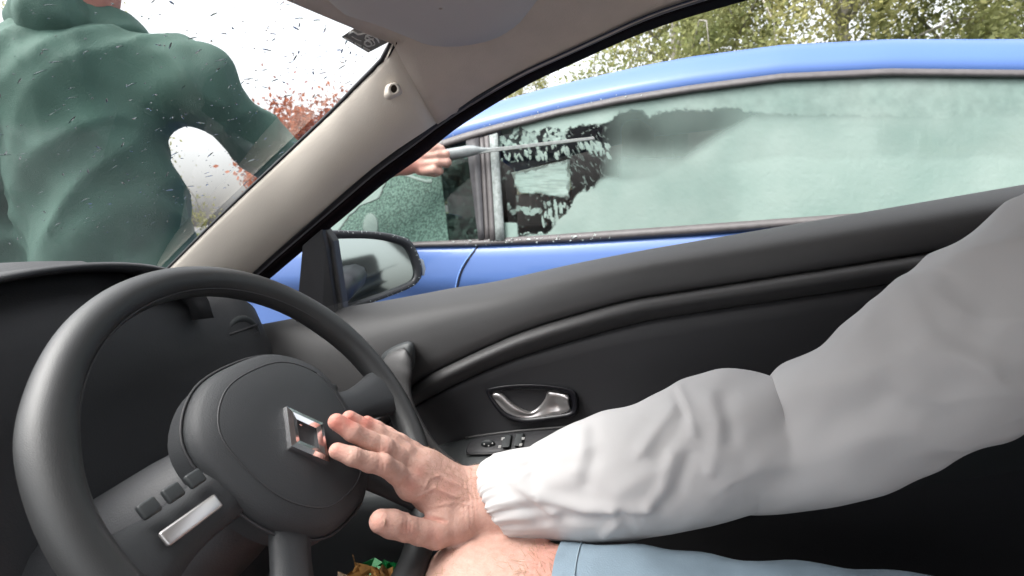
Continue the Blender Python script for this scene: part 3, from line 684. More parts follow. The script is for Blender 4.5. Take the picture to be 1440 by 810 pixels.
# door frame seal: bead + frame
R = []
for t, o in ((0, 0), (.04, -.006), (.12, -.011), (.25, -.012), (.36, -.007), (.42, .002), (.46, -.004), (.6, -.007), (.8, -.003), (.97, .006), (1, .02)):
    d = SO-SI; R.append(SI+d*t+np.array([0, 1, 0])*o)
R = np.array(R)
loft('door_seal', R[:6], RUB, oc, flip=True); loft('door_frame', R[5:], RUB2, oc, flip=True)
tube('seal_glint_line', SI*.58+SO*.42+np.array([0, -.006, 0]), .0011, mat('seal_glint', (.16, .15, .17), .4), oc, n=6)  # pale tube paints the glossy streak along the black rubber

# ---------------- door
T_ = [(300, 478), (415, 455), (487, 438), (540, 428), (600, 416), (640, 408), (700, 398), (800, 375), (900, 355), (975, 342), (1440, 262)]
G1 = [(400, 690), (500, 607), (545, 570), (578, 545), (600, 529), (640, 509), (680, 490), (721, 472), (760, 458), (803, 445), (884, 423), (974, 408), (1440, 335)]
G2 = [(400, 705), (500, 622), (545, 594), (583, 572), (610, 557), (649, 537), (684, 521), (721, 506), (760, 493), (803, 480), (884, 458), (974, 441), (1440, 372)]
AR = [(400, 660), (540, 645), (600, 630), (655, 617), (720, 608), (800, 601), (860, 594), (975, 578), (1440, 500)]
dxs = np.r_[np.arange(300, 1000, 9.), np.arange(1000, 1541, 30.)]
G1y = resample(np.array(G1, float), 160); G2y = resample(np.array(G2, float), 160)
g1 = extrap(G1y, dxs); g2 = extrap(G2y, dxs); tt = extrap(resample(np.array(T_, float), 80), dxs); ar = extrap(resample(np.array(AR, float), 80), dxs)
door = obj('door', *box_geo((.1, .86, .35), (1.5, .09, .6)), OWN, oc, bevel=.02)
def drow(y, Y): return [at(x, yy, Y_) for x, yy, Y_ in zip(dxs, y, np.broadcast_to(Y, dxs.shape))]
top_prof = [(-.035, .80), (0, .785), (.05, .771), (.12, .757), (.20, .746), (.30, .738), (.42, .733), (.6, .730), (.8, .729), (.93, .731), (.985, .736), (1.0, .748)]
loft('top_pad', [drow(tt+(g1-tt)*t, Y) for t, Y in top_prof], PLA, door, flip=True)
loft('trim_band', [drow(g1+(g2-g1)*t, Y) for t, Y in ((-.02, .75), (0.03, .732), (.12, .722), (.3, .715), (.48, .714), (.62, .720), (.8, .728), (.94, .735), (.99, .745))], PLA, door, flip=True)
low = lambda t, Y: drow(g2+(np.maximum(ar, g2+12)-g2)*t, Y)
loft('lower_panel', [low(t, Y) for t, Y in ((-.03, .752), (.02, .738), (.06, .735), (.2, .736), (.5, .742), (.8, .744), (1.02, .742))], PLD, door, flip=True)
ar2 = np.maximum(ar, g2+12)
loft('armrest', [drow(ar2+d, Y) for d, Y in ((0, .744), (1.5, .735), (3, .728), (12, .715), (30, .692), (48, .672), (58, .664), (72, .664), (100, .672), (160, .70))], PLG, door, flip=True)
loft('kick_panel', [drow(ar2+d, Y) for d, Y in ((158, .702), (260, .72), (420, .73))], PLD, door, flip=True)
tube('armrest_piping', [at(x, y-1, .738) for x, y in zip(np.arange(655, 975, 8.), extrap(resample(np.array(AR, float), 80), np.arange(655, 975, 8.)))], .0022, PLA, door, n=8)
# handle
bez = [(683, 551), (692, 545), (725, 540.5), (765, 541), (800, 546), (810, 553), (813, 572), (808, 584), (780, 590), (740, 595), (716, 590), (700, 578)]
bo = closed([np.array([x, y]) for x, y in bez], 60); bc_ = np.array([752, 567.])
YH = .741
inn = bc_+(bo-bc_)*np.array([.86, .72])
rows = [[at(x, y, YH-o) for x, y in bc_+(bo-bc_)*k] for k, o in ((1.0, -.002), (1.0, .006), (.985, .009), (.94, .0095))]
rows += [[at(x, y, YH-o) for x, y in bc_+(inn-bc_)*k] for k, o in ((1.04, .008), (1.0, .004), (.98, -.004))]
han = obj('handle_bezel', np.array(rows).reshape(-1, 3), grid_faces(7, 60, cv=True), RUB, door)
# bowl behind the lever
rows = [[at(x, y, YH+o) for x, y in bc_+(inn-bc_)*k] for k, o in ((1.0, .0), (.9, .018), (.6, .028), (.05, .03))]
obj('handle_bowl', np.array(rows).reshape(-1, 3), grid_faces(4, 60, cv=True), mat('bowl_black', (.012, .008, .010), .4), han)
lev_top = [(693, 556), (697, 553.5), (706, 555), (714, 563), (724, 571), (735, 577), (748, 580), (760, 571), (768, 560), (772, 550.5), (782, 552), (792, 554.5), (797, 556), (799, 560)]
lev_bot = [(694, 560), (698, 567), (705, 576), (712, 583), (718, 586.5), (730, 587.5), (745, 588), (758, 587.5), (768, 586.5), (776, 585), (784, 583), (792, 580.5), (798, 578.5), (802, 576)]
LT = resample(np.array(lev_top, float), 44); LB = resample(np.array(lev_bot, float), 44)
rows = []
for t, o in ((-.03, -.004), (.02, .004), (.08, .0065), (.2, .007), (.4, .005), (.62, .003), (.82, .004), (.95, .003), (1.02, -.003)):
    rows.append([at(*(LT[i]*(1-t)+LB[i]*t), YH-o+(.010*math.exp(-((i/43-.62)/.18)**2)*(1-t)+.006*math.exp(-((i/43-.86)/.09)**2)*t*(1-t)*4)) for i in range(44)])
loft('handle_lever', rows, SILV, han, flip=True, solid=.002, off=1)
tube('lock_ring', [at(741+13*math.cos(a), 571+9*math.sin(a), YH+.014) for a in np.linspace(0, 2*math.pi, 30)], .0009, PLA, han, n=6)
# switch panel on the armrest
def arm(x, y):                  # depth of the armrest surface under a pixel
    d = y-float(extrap(resample(np.array(AR, float), 80), x)); return float(np.interp(d, [0, 1.5, 3, 12, 30, 48, 58], [.744, .735, .728, .715, .692, .672, .664]))
sw = closed([np.array(p, float) for p in [(655, 636), (657, 628), (664, 619), (676, 614), (720, 609), (780, 604), (810, 602), (812, 612), (806, 626), (760, 632), (700, 638), (665, 640)]], 50); cs_ = sw.mean(0)
rows = [[at(x, y, arm(x, y)-o) for x, y in cs_+(sw-cs_)*k] for k, o in ((1, 0), (1, .004), (.97, .0055), (.5, .0055), (.02, .0055))]
swp = obj('switch_panel', np.array(rows).reshape(-1, 3), grid_faces(5, 50, cv=True), PLD, door)
tube('panel_edge', [at(x, y, arm(x, y)-.0058) for x, y in [(656, 639), (680, 638.5), (700, 637.5), (735, 634.5)]], .0009, PLA, swp, n=6)
kn = [[at(686+rx*math.cos(a), 624+rx*.62*math.sin(a), arm(686, 624)-o) for a in np.linspace(0, 6.283, 25)[:-1]] for rx, o in ((10, .004), (9.5, .010), (8, .0115), (.2, .0118))]
obj('mirror_knob', np.array(kn).reshape(-1, 3), grid_faces(4, 24, cv=True), PLG, swp)
dots = []
for x, y in ((681, 624.5), (687, 627), (692.5, 623.5), (688, 619.5)): dots.append(box_geo(at(x, y, arm(x, y)-.0135), (.0016, .0012, .0014)))
v, f = join(dots); obj('knob_marks', v, f, WHP, swp, smooth=False)
for (x, y, dx) in ((713, 621, 0), (730, 619, 0)):
    R = [at(x-7, y+9, arm(x, y+9)-.006), at(x+5, y+8.5, arm(x, y+8)-.006), at(x+8, y-9, arm(x, y-9)-.006), at(x-3, y-8, arm(x, y-8)-.006)]
    plate('window_switch', R, (0, -.006, .004), PLG, swp, bevel=.0015)
for x, y in ((707, 617), (702.5, 628), (735.5, 616.5), (732, 625.5)):
    R = [at(x-2.2, y+1.8, arm(x, y)-.0135), at(x+1.8, y+1.4, arm(x, y)-.0135), at(x+2.6, y-1.9, arm(x, y)-.0135), at(x-1.4, y-1.6, arm(x, y)-.0135)]
    plate('window_symbol', R, (0, -.0006, 0), WHP, swp, smooth=False)
# pull handle: fin that runs down along the wheel
ct = np.array([(566, 488, .688), (560, 505, .682), (556, 522, .676), (557, 545, .672), (566, 572, .666), (583, 603, .660), (606, 634, .656), (640, 662, .654), (680, 684, .654)], float)
hw = np.array([13, 20, 24, 21, 17, 15, 13, 12, 12.])
cp_ = resample(np.c_[ct, hw], 46); rows = []
for i, (x, y, Y, h) in enumerate(cp_):
    a = cp_[max(0, i-1)][:2]; b = cp_[min(45, i+1)][:2]; d = (b-a)/np.linalg.norm(b-a); nrm = np.array([-d[1], d[0]]); k = 1 if i > 2 else (.25, .7, .9)[i]; r = []
    for ang_ in np.linspace(0, 2*math.pi, 20, endpoint=False):
        q = np.array([x, y])+nrm*h*k*math.cos(ang_)*(1 if math.cos(ang_) < 0 else .9); r.append(at(q[0], q[1], Y-.013*math.sin(ang_)*k+.006*math.cos(ang_)))
    rows.append(r)
obj('door_pull', np.array(rows).reshape(-1, 3), grid_faces(46, 20, cv=True)+[tuple(range(20))], PLA, door)
fin = [(536, 502), (545, 492), (560, 484), (575, 480), (582, 484), (584, 500), (582, 516), (575, 528), (570, 545), (560, 560), (545, 545), (538, 520)]
fo = closed([np.array(p, float) for p in fin], 40); fc = fo.mean(0)
rows = [[at(x, y, .70-o+ (y-520)*.0001) for x, y in fc+(fo-fc)*k] for k, o in ((1, -.035), (1, .0), (.97, .008), (.86, .014), (.5, .018), (.02, .019))]
obj('pull_grip', np.array(rows).reshape(-1, 3), grid_faces(6, 40, cv=True), PLG, door)
# door glass and mirror sail
Rg = []
for t in np.linspace(0, 1, 6): Rg.append([at(x, extrap([(p[0], p[1]) for p in S_out], x)*(1-t)+(extrap(T_, x)+3)*t, .70+.095*t) for x in np.linspace(455, 1500, 14)])
loft('door_glass', Rg, GLS, door)
sail = [at(430, 340, .775), at(454, 318, .765), at(468, 339, .775), at(483, 438, .80), at(470, 445, .80), at(420, 458, .80)]
plate('mirror_sail', sail, (0, .02, 0), PLA, door, smooth=False, bevel=.003)
sail2 = [at(425, 345, .765), at(452, 322, .757), at(459, 352, .765), at(472, 440, .79), at(454, 447, .79), at(415, 458, .79)]
plate('sail_cover', sail2, (0, .012, 0), PLD, door, smooth=False, bevel=.002)

# ---------------- door mirror
mo_ = [(456, 327), (500, 324.5), (540, 327), (566, 333), (577, 338), (585, 350), (592, 368), (594, 385), (588, 397), (575, 406), (545, 418), (510, 430), (486, 436), (470, 437), (460, 400), (454, 360)]
PM = at(530, 380, .98); nm_ = np.array([.79, -.61, .10]); nm_ /= np.linalg.norm(nm_)
mo2 = closed([np.array(p, float) for p in mo_], 64); mc = mo2.mean(0)
mg = [(462, 339), (500, 335.5), (535, 337.5), (560, 343.5), (570, 349), (577, 362), (582, 380), (580, 392), (568, 399), (540, 410), (505, 422), (484, 428), (474, 424), (468, 395), (462, 360)]
mg2 = closed([np.array(p, float) for p in mg], 64)
mp_ = lambda q, o: [hit(x, y, PM+nm_*o, nm_) for x, y in q]
bk = PM-nm_*.075
rows = [mp_(mg2, .000), mp_(mg2+(mg2-mc)*.02, .006), mp_(mo2-(mo2-mc)*.035, .012), mp_(mo2, .008), mp_(mo2, -.005)]
A = np.array(mp_(mo2, -.005)); cA = A.mean(0)
for k, o in ((.97, .03), (.85, .06), (.6, .08), (.05, .088)): rows.append(list(cA+(A-cA)*k-nm_*o))
mh = obj('door_mirror', np.array(rows).reshape(-1, 3), grid_faces(9, 64, cv=True), MIRH, oc)
MIR = mat('mirror_glass', (.50, .56, .54), .05, metal=1)
mgc = np.array(mp_(mg2, .001)); obj('mirror_glass', np.r_[mgc, [mgc.mean(0)]], [(i, (i+1) % 64, 64) for i in range(64)], MIR, mh, smooth=False)
plate('mirror_indicator', mp_([(592, 363), (596, 366), (599, 378), (597, 388), (593, 387), (590, 375)], -.004), tuple(-nm_*.02), mat('indicator_clear', (.42, .46, .52), .2), mh, bevel=.002)
tube('mirror_arm', [cA-nm_*.04, at(450, 430, .82)], .03, MIRH, mh, n=12)
dr = []
for _ in range(60):
    i = rng.integers(0, 40); q = mo2[i]-(mo2[i]-mc)*rng.uniform(.0, .07); P = hit(q[0], q[1], PM+nm_*.0125, nm_); r = rng.uniform(.0006, .0015)
    dr.append((np.array([(1, 0, 0), (-1, 0, 0), (0, 1, 0), (0, -1, 0), (0, 0, 1), (0, 0, -1.)])*r+P, [(0, 2, 4), (2, 1, 4), (1, 3, 4), (3, 0, 4), (2, 0, 5), (1, 2, 5), (3, 1, 5), (0, 3, 5)]))
v, f = join(dr); obj('water_beads', v, f, mat('bead', (.5, .55, .55), .1), mh, kind='stuff')

# ---------------- outside flank of the own car, seen in the mirror
fl = []
for x in np.linspace(.75, 3.2, 26):
    zt = .96+.02*(x-.75); fl.append([(x, .86+o-.10*max(0, x-2.6)**2, z) for o, z in ((0, .25), (.03, .45), (.045, .7), (.03, .85), (.0, zt), (-.02, zt+.01))])
loft('rear_flank', fl, mat('flank_paint', (.42, .44, .43), .35, coat=.6), oc)
arc = resample([(.75, .74, 1.30), (1.3, .735, 1.31), (1.9, .74, 1.24), (2.4, .78, 1.10), (2.7, .82, .985)], 40)
tube('window_frame', arc, .030, RUB, oc, n=10)
loft('rear_roof_side', [[p+np.array([0, 0, .02]) for p in arc], [p+np.array([0, -.06, .09]) for p in arc], [p+np.array([.0, -.35, .13]) for p in arc]], OWN, oc)
loft('rear_side_glass', [[p*(1-t)+np.array([p[0], .855, .975+.02*(p[0]-.75)])*t for p in arc] for t in np.linspace(0, 1, 6)], mat('misted_glass', (.42, .46, .45), .4), oc)
# ---------------- dashboard
ys = np.r_[np.linspace(.745, .66, 6), np.linspace(.63, -.7, 24)]
prof_d = [(-1.25, .93), (-1.0, .955), (-.85, .965), (-.72, .962), (-.66, .950), (-.62, .92), (-.60, .86), (-.60, .78), (-.58, .70), (-.56, .60), (-.60, .50), (-.70, .40), (-.95, .35)]
rows = []
for y in ys:
    e = max(0, (y-.66)/.085); cow = math.exp(-((y-.41)/.17)**4)
    r_ = []
    for k, (x, z) in enumerate(prof_d):
        hump = cow*(.055 if k in (2, 3) else .045 if k == 4 else .02 if k == 5 else 0)
        r_.append((x+cow*(.03 if 3 <= k <= 5 else 0)-.03*e*e, y, z+hump-.025*e*e))
    rows.append(r_)
dsh = loft('dashboard', rows, DSH, oc)
# binnacle: hood over the dials
hd = []
for x, s in ((-.74, .8), (-.66, 1.0), (-.585, 1.03), (-.575, .98), (-.60, .92)):
    hd.append([(x-.02*math.sin(a), .41+.175*s*math.cos(a), .915+.095*s*math.sin(a)**.6) for a in np.linspace(0.001, math.pi-.001, 30)])
loft('instrument_hood', hd, DSH, dsh, solid=.004)
obj('instrument_face', [(-.64, .41+.16*math.cos(a), .90+.09*math.sin(a)) for a in np.linspace(0, 6.283, 33)[:-1]], [tuple(range(32))], PLD, dsh)
for yv in (.34, .48):
    rgv = tube('dial_ring', [(-.625, yv+.055*math.cos(a), .915+.055*math.sin(a)) for a in np.linspace(0, 6.283, 30)], .002, CHR, dsh, n=6)
# side air vent
ven = tube('air_vent', [(-.615-.008*0, .665+.035*math.cos(a), .86+.035*math.sin(a)) for a in np.linspace(0, 6.283, 30)], .006, PLG, dsh, n=8)
for k in range(4): box('vent_slat', (-.61, .665, .84+.013*k), (.01, .06, .003), PLD, dsh)
# column shroud
th = math.radians(33.8); wn = np.array([math.cos(th), 0, math.sin(th)]); wv = np.array([-math.sin(th), 0, math.cos(th)]); wu = np.array([0, 1., 0]); WC = np.array([-.3504, .4115, .8325])
wp = lambda a, b, c=0: WC+wu*a+wv*b+wn*c
sh_ = []
for c, ra, rb2 in ((-.045, .06, .045), (-.06, .075, .055), (-.16, .09, .075), (-.28, .11, .09)):
    sh_.append([wp(ra*math.copysign(abs(math.cos(a))**.7, math.cos(a)), -.01+rb2*math.copysign(abs(math.sin(a))**.7, math.sin(a)), c) for a in np.linspace(0, 2*math.pi, 32, endpoint=False)])
obj('column_shroud', np.array(sh_).reshape(-1, 3), grid_faces(4, 32, cv=True)+[tuple(range(32))], DSH, dsh)
tube('indicator_stalk', resample([wp(.05, .02, -.06), wp(.10, .025, -.05), wp(.135, .02, -.045), wp(.155, .018, -.043)], 10), [.008, .008, .007, .007, .008, .010, .011, .011, .010, .006], PLG, dsh)
# steering wheel
sw_ = obj('steering_wheel', *tube_geo([wp(0, 0, -.05), wp(0, 0, .0)], .03, 16), PLD, oc)
A_ = np.linspace(0, 2*np.pi, 160, endpoint=False); rows = []
for a in A_:
    grip = 1+.14*math.exp(-((math.degrees(a)-28)/10)**2)+.14*math.exp(-((math.degrees(a)-152)/10)**2)
    rc = wp(.1855*math.cos(a), .1855*math.sin(a)); d = wu*math.cos(a)+wv*math.sin(a)
    rows.append([rc+(d*math.cos(q)*.0155*grip+wn*math.sin(q)*.0165) for q in np.linspace(0, 2*math.pi, 24, endpoint=False)])
obj('rim', np.array(rows).reshape(-1, 3), grid_faces(160, 24, cu=True, cv=True, flip=True), LEA, sw_)
rs_ = []
tube('rim_seam', [wp(.171*math.cos(a), .171*math.sin(a), .0075) for a in np.linspace(.45, 2.69, 50)], .0009, PLD, sw_, n=6)
# hub cover: rounded triangle-ish dome
hub = []
hp = closed([np.array(p) for p in [(.086, .045), (.050, .078), (0, .086), (-.050, .078), (-.086, .045), (-.09, 0), (-.075, -.055), (-.04, -.092), (0, -.1), (.04, -.092), (.075, -.055), (.09, 0)]], 64)
for k, c in ((1.0, -.02), (1.0, .000), (.975, .009), (.92, .015), (.75, .021), (.45, .024), (.02, .025)): hub.append([wp(x*k, y*k, c) for x, y in hp])
obj('hub_cover', np.array(hub).reshape(-1, 3), grid_faces(7, 64, cv=True), HUBM, sw_)
tube('hub_seam', [wp(x*.80, y*.80, .0192) for x, y in np.r_[hp, hp[:1]]], .0008, PLD, sw_, n=6)
tube('airbag_edge', [wp(x*1.012, y*1.012, .001) for x, y in np.r_[hp, hp[:1]]], .0014, PLD, sw_, n=6)
def spoke(a0, a1, w0, w1, bend=0):
    R = []
    for t in np.linspace(0, 1, 10):
        r = .07+.105*t; wd_ = w0+(w1-w0)*t-.3*math.sin(math.pi*t)*min(w0, w1); an = a0+(a1-a0)*t; c = .004-.006*math.sin(math.pi*t); cx, cy = r*math.cos(an), r*math.sin(an); tx, ty = -math.sin(an), math.cos(an)
        R.append([wp(cx+tx*wd_*k, cy+ty*wd_*k, c+o) for k, o in ((-.5, -.006), (-.46, .002), (-.2, .006), (.2, .006), (.46, .002), (.5, -.006), (.2, -.012), (-.2, -.012))])
    return R
for a in (-.14, math.pi+.10): obj('spoke', np.array(spoke(a, a*1.0, .055, .065)).reshape(-1, 3), grid_faces(10, 8, cv=True), HUBM, sw_)
for a in (-math.radians(52), -math.radians(128)): obj('spoke', np.array(spoke(a, a, .045, .055)).reshape(-1, 3), grid_faces(10, 8, cv=True), HUBM, sw_)
box('spoke_insert', wp(-.125, -.012, .010), (.05, .012, .004), SILV, sw_, ax=(wu, wv, wn), bevel=.002)
for k_ in range(3):
    box('button', wp(-.105-.020*k_, .012, .0105), (.014, .012, .005), PLG, sw_, ax=(wu, wv, wn), bevel=.002)
tube('dash_joint', [(-.602, y, .80) for y in np.linspace(-.6, .72, 30)], .0016, RUB, dsh, n=6)
# chrome diamond emblem, open in the middle
EM = np.array([-.005, -.012])
dm = [(0, .034), (.025, 0), (0, -.034), (-.025, 0)]; R = []
for k, c in ((1, .023), (.97, .0295), (.75, .031), (.52, .0295), (.5, .023)): R.append([wp(EM[0]+x*k, EM[1]+y*k, c) for x, y in dm])
obj('emblem', np.array(R).reshape(-1, 3), grid_faces(5, 4, cv=True), CHR, sw_, smooth=False)
# footwell
box('footwell_carpet', (-.65, .2, .14), (.9, 1.3, .03), mat('carpet', (.01, .01, .012), 1, bump=1, bscale=300, bdist=.004), oc)
box('footwell_bulkhead', (-1.05, .2, .35), (.03, 1.3, .45), PLD, oc)
loft('sill_cable', [[(-.62, .62, .2), (-.6, .62, .2)]]*2, PLD, oc) if False else None
# seat of the driver
cu = []
for t in np.linspace(0, 1, 8):
    x = .62-.72*t; cu.append([(x, .4+.27*k, .50+.05*(abs(k) > .8)*(abs(k) < .97)-.10*(abs(k) > .97)+.03*t-.2*(t > .95)) for k in (-1, -.97, -.85, -.5, 0, .5, .85, .97, 1)])
loft('seat_cushion', cu, INT, oc, solid=.10, off=-1, sub=1)
bkst = [[(.50+.20*t+.0*k, .4+.26*k, .50+.62*t) for k in (-1, -.9, -.4, 0, .4, .9, 1)] for t in np.linspace(0, 1, 6)]
loft('seat_back', bkst, INT, oc, solid=.10, off=1, sub=1)

# wrappers in the footwell beside the wheel
def crumple(name, px, Y, r, m, label, seed):
    rg = np.random.default_rng(seed); V = []; c = np.array(at(*px, Y)); n = 9
    for i in range(n):
        for j in range(n): V.append(c+np.array([(i/(n-1)-.5)*r*2, (j/(n-1)-.5)*r*1.2, .0])+rg.normal(size=3)*r*.17+np.array([0, 0, .5*r*abs(math.sin(i*1.7+j))]))
    return tag(obj(name, V, grid_faces(n, n), m, None, smooth=False, solid=.0006), label, 'wrapper')
crumple('sweet_wrapper', (550, 818), .62, .035, mat('green_foil', (.005, .14, .035), .35, metal=.2), 'shiny green wrapper down beside the steering column', 1)
crumple('paper_wrapper', (520, 822), .60, .032, mat('orange_foil', (.22, .11, .03), .5, var=.6, vscale=60), 'orange and cream wrapper left of the green one', 2)

# ================================================================== DRIVER
dv = thing('person', 'person in a pale grey jacket and blue shorts with a hand on the steering wheel', 'person', (.3, .4, .5))
H = []
def pp(L): return [at(x, y, Y-.030*min(1, max(0, (640-x)/150))) for x, y, Y in L]
sc = lambda L: [q*.001 for q in L]
fingers = [
 (pp([(474, 634, .437), (496, 642, .440), (520, 650, .447), (538, 653, .452), (556, 665, .460), (577, 684, .470)]), sc([7.6, 8.7, 9.4, 10.2, 10.2, 11.6])),
 (pp([(473, 593, .455), (496, 608, .460), (520, 621, .466), (540, 629, .470), (559, 643, .475), (585, 662, .482)]), sc([8.0, 8.9, 9.4, 10.2, 10.2, 11.6])),
 (pp([(491, 588, .475), (510, 600, .478), (530, 611, .482), (551, 622, .486), (570, 637, .485), (596, 654, .492)]), sc([7.6, 8.6, 9.4, 10.2, 10, 12])),
 (pp([(516, 593, .497), (530, 602, .498), (545, 611, .499), (563, 622, .495), (581, 633, .498), (606, 652, .502)]), sc([6.2, 7.2, 7.8, 8.6, 8.8, 11]))]
for P_, R_ in fingers: H += chain(P_, R_, .0028)
wu_ = at(676, 686, .518); wl_ = at(672, 722, .500)
for (P_, R_), wpt, k in zip(fingers, (at(655, 715, .494), at(657, 704, .500), at(659, 694, .506), at(661, 688, .512)), range(4)):
    H.append((P_[-1], wpt, R_[-1], .018, .012))
H += [(at(655, 715, .496), wl_, .018, .0215, .012), (at(661, 688, .510), wu_, .018, .0205, .012), (wu_, at(760, 672, .535), .0205, .030, .015), (wl_, at(760, 708, .520), .0215, .032, .015), (at(630, 705, .492), at(674, 705, .506), .019, .022, .012)]
th_ = pp([(536, 733, .432), (552, 737, .437), (571, 742, .443), (592, 747, .450), (613, 749, .458), (640, 738, .474), (662, 724, .490)])
H += chain(th_, sc([11.2, 12.2, 12.0, 12.6, 15, 19, 20]), .006)
H += [(at(620, 722, .466), at(590, 690, .472), .0125, .0115, .010), (at(640, 725, .48), at(600, 700, .474), .014, .011, .01)]
# knuckle pads
for p, r in (((577, 681, .462), .0085), ((588, 661, .471), .008), ((601, 651, .483), .0075)): H.append((at(p[0], p[1], p[2]+.003), at(p[0]+6, p[1]+3, p[2]+.005), r*.8, r*.7, .010))
handP = list(H)
# forearm, upper arm, torso, neck, head, legs
elb = np.array([.09, .57, .755]); shd = np.array([.37, .50, .97])
fa = at(760, 690, .528)
B = [(fa, elb, .030, .036, .03), (elb, shd, .036, .045, .03)]
pel = np.array([.42, .36, .62])
B += [(shd, (.47, .36, 1.02), .055, .06, .05), ((.47, .36, 1.0), pel, .13, .13, .05), ((.46, .22, .98), shd, .08, .07, .05), ((.44, .28, .64), (.44, .46, .64), .11, .11, .05)]
B += [((.49, .36, 1.05), (.47, .36, 1.16), .055, .05, .03), ((.48, .36, 1.27), (.46, .36, 1.22), .085, .07, .03), ((.385, .36, 1.235), (.37, .36, 1.215), .014, .014, .015), ((.475, .445, 1.23), (.49, .445, 1.25), .012, .014, .01), ((.475, .275, 1.23), (.49, .275, 1.25), .012, .014, .01)]
# left arm
B += [((.44, .20, .97), (.40, .12, .74), .05, .04, .03), ((.40, .12, .74), (.2, .16, .66), .04, .028, .03), ((.2, .16, .66), (.12, .18, .66), .03, .02, .02)]
kz = at(700, 757, .47)[2]
kneeR = np.array([-.185, .455, kz-.074]); kz -= .007; hipR = np.array([.42, .44, kz-.088])
kneeL = np.array([-.17, .25, kz-.12]); hipL = np.array([.42, .28, kz-.08])
B += [(hipR, kneeR, .088, .068, .03), (kneeR, (-.46, .45, .22), .062, .045, .03), ((-.46, .45, .22), (-.58, .45, .18), .04, .03, .03), (hipL, kneeL, .088, .07, .03), (kneeL, (-.46, .27, .22), .062, .045, .03), ((-.46, .27, .22), (-.58, .27, .18), .04, .03, .03)]
lo_ = np.array([-.40, .40, .66]); hi_ = np.array([-.14, .545, .86])
V, Fc = implicit(B+H, .009, (lo_, hi_), .00125)
# smooth slightly away from the fine zone is unnecessary: nets already place vertices on the surface
NV = vnormals(V, Fc); px_ = proj(V); inh = (V[:, 0] < -.13) & (V[:, 1] < .56) & (V[:, 2] > .64)
disp = np.zeros(len(V)); flush = np.zeros(len(V))
def ridge(a, b, w_, h, taper=True):
    global disp
    if h < 0 and w_ < 1.6: h *= .5*rng.uniform(.5, 1.1); a = (a[0]+rng.uniform(-1.5, 1.5), a[1]+2); b = (b[0]+rng.uniform(-1.5, 1.5), b[1]-3)
    d, t, _ = segd(px_, a, b); disp += np.where(inh, h*np.exp(-(d/w_)**2)*(np.sin(np.pi*np.clip(t*.9+.08, 0, 1))**.5 if taper else 1), 0)
# tendons and veins (px end points), creases are negative
for a, b, w_, h in [((590, 682), (655, 702), 3.5, .0007), ((602, 664), (660, 690), 3.5, .0007), ((612, 655), (662, 680), 3, .0006),
                    ((585, 700), (612, 686), 2.2, .0008), ((612, 686), (640, 700), 2.2, .0008), ((605, 672), (622, 668), 2, .0007), ((622, 668), (645, 684), 2, .0007), ((600, 715), (640, 706), 2.4, .0007), ((640, 706), (665, 712), 2.4, .0006), ((596, 690), (604, 672), 2, .0006)]: ridge(a, b, w_, h)
for a, b, w_, h in [((534, 641), (533, 664), 1.3, -.0008), ((540, 642), (540, 667), 1.3, -.0009), ((546, 646), (545, 669), 1.2, -.0006), ((536, 620), (534, 641), 1.3, -.0008), ((543, 623), (541, 645), 1.3, -.0008), ((548, 613), (546, 630), 1.2, -.0006), ((499, 632), (497, 652), 1.0, -.0005), ((503, 633), (501, 653), 1.0, -.0005), ((497, 602), (493, 620), 1, -.0005),
                    ((568, 727), (566, 757), 1.2, -.0008), ((573, 728), (572, 758), 1.3, -.0009), ((578, 729), (577, 758), 1.1, -.0007), ((578, 721), (628, 733), 2.2, -.0034), ((600, 724), (630, 740), 2, -.0006),
                    ((652, 668), (655, 748), 1.3, -.0006), ((658, 665), (662, 748), 1.4, -.0008), ((664, 664), (668, 748), 1.3, -.0007), ((671, 664), (673, 746), 1.2, -.0006), ((645, 690), (648, 740), 1.2, -.0004)]: ridge(a, b, w_, h)
for i in range(46):
    x = 580+70*rng.random(); y = 668+60*rng.random(); a_ = rng.uniform(-.6, 2.2); L = rng.uniform(4, 10); ridge((x, y), (x+L*math.cos(a_), y+L*math.sin(a_)), .9, -.00028)
V = V+NV*disp[:, None]
for (x, y), r, k in [((473, 595), 18, .75), ((470, 632), 14, .35), ((491, 590), 14, .8), ((516, 592), 12, .75), ((530, 733), 16, .25), ((539, 652), 9, .2), ((541, 631), 8, .2), ((573, 742), 9, .3), ((578, 682), 12, .35), ((590, 664), 10, .3), ((625, 690), 22, .22), ((613, 750), 14, .2)]:
    flush = np.maximum(flush, np.where(inh, k*np.exp(-(np.hypot(px_[:, 0]-x, px_[:, 1]-y)/r)**2), 0))
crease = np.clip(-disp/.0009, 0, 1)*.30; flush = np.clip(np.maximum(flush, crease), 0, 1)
flush = np.where((V[:, 2] < .75) & (px_[:, 1] > 750) & ~inh, .28, flush)
body = obj('body', V, Fc, SKIN, dv); add_attr(body, 'flush', flush)
# smooth the stepped coarse part
# thumb nail
def on_hand(x, y):
    d = np.hypot(px_[:, 0]-x, px_[:, 1]-y); c = np.where((d < 2.2) & inh)[0]
    if len(c) == 0: c = np.array([np.argmin(d)])
    z = ((V[c]-CP) @ FW); i = c[np.argmin(z)]; q = ray(x, y); return CP+q*(((V[c][z < z.min()+.003]-CP) @ FW).mean()/(q @ FW))
c_ = np.where(inh & (np.hypot(px_[:, 0]-535, px_[:, 1]-735) < 13))[0]; z_ = (V[c_]-CP) @ FW; c_ = c_[z_ < np.median(z_)+.004]; z_ = (V[c_]-CP) @ FW
X_ = lambda x, y: np.stack([np.ones_like(x), x-533, y-735, (x-533)**2, (y-735)**2, (x-533)*(y-735)], -1)
cf = np.linalg.lstsq(X_(px_[c_, 0], px_[c_, 1]), z_, rcond=None)[0]
pc = on_hand(533, 735); nv_ = (CP-pc)/np.linalg.norm(CP-pc)
nl = []
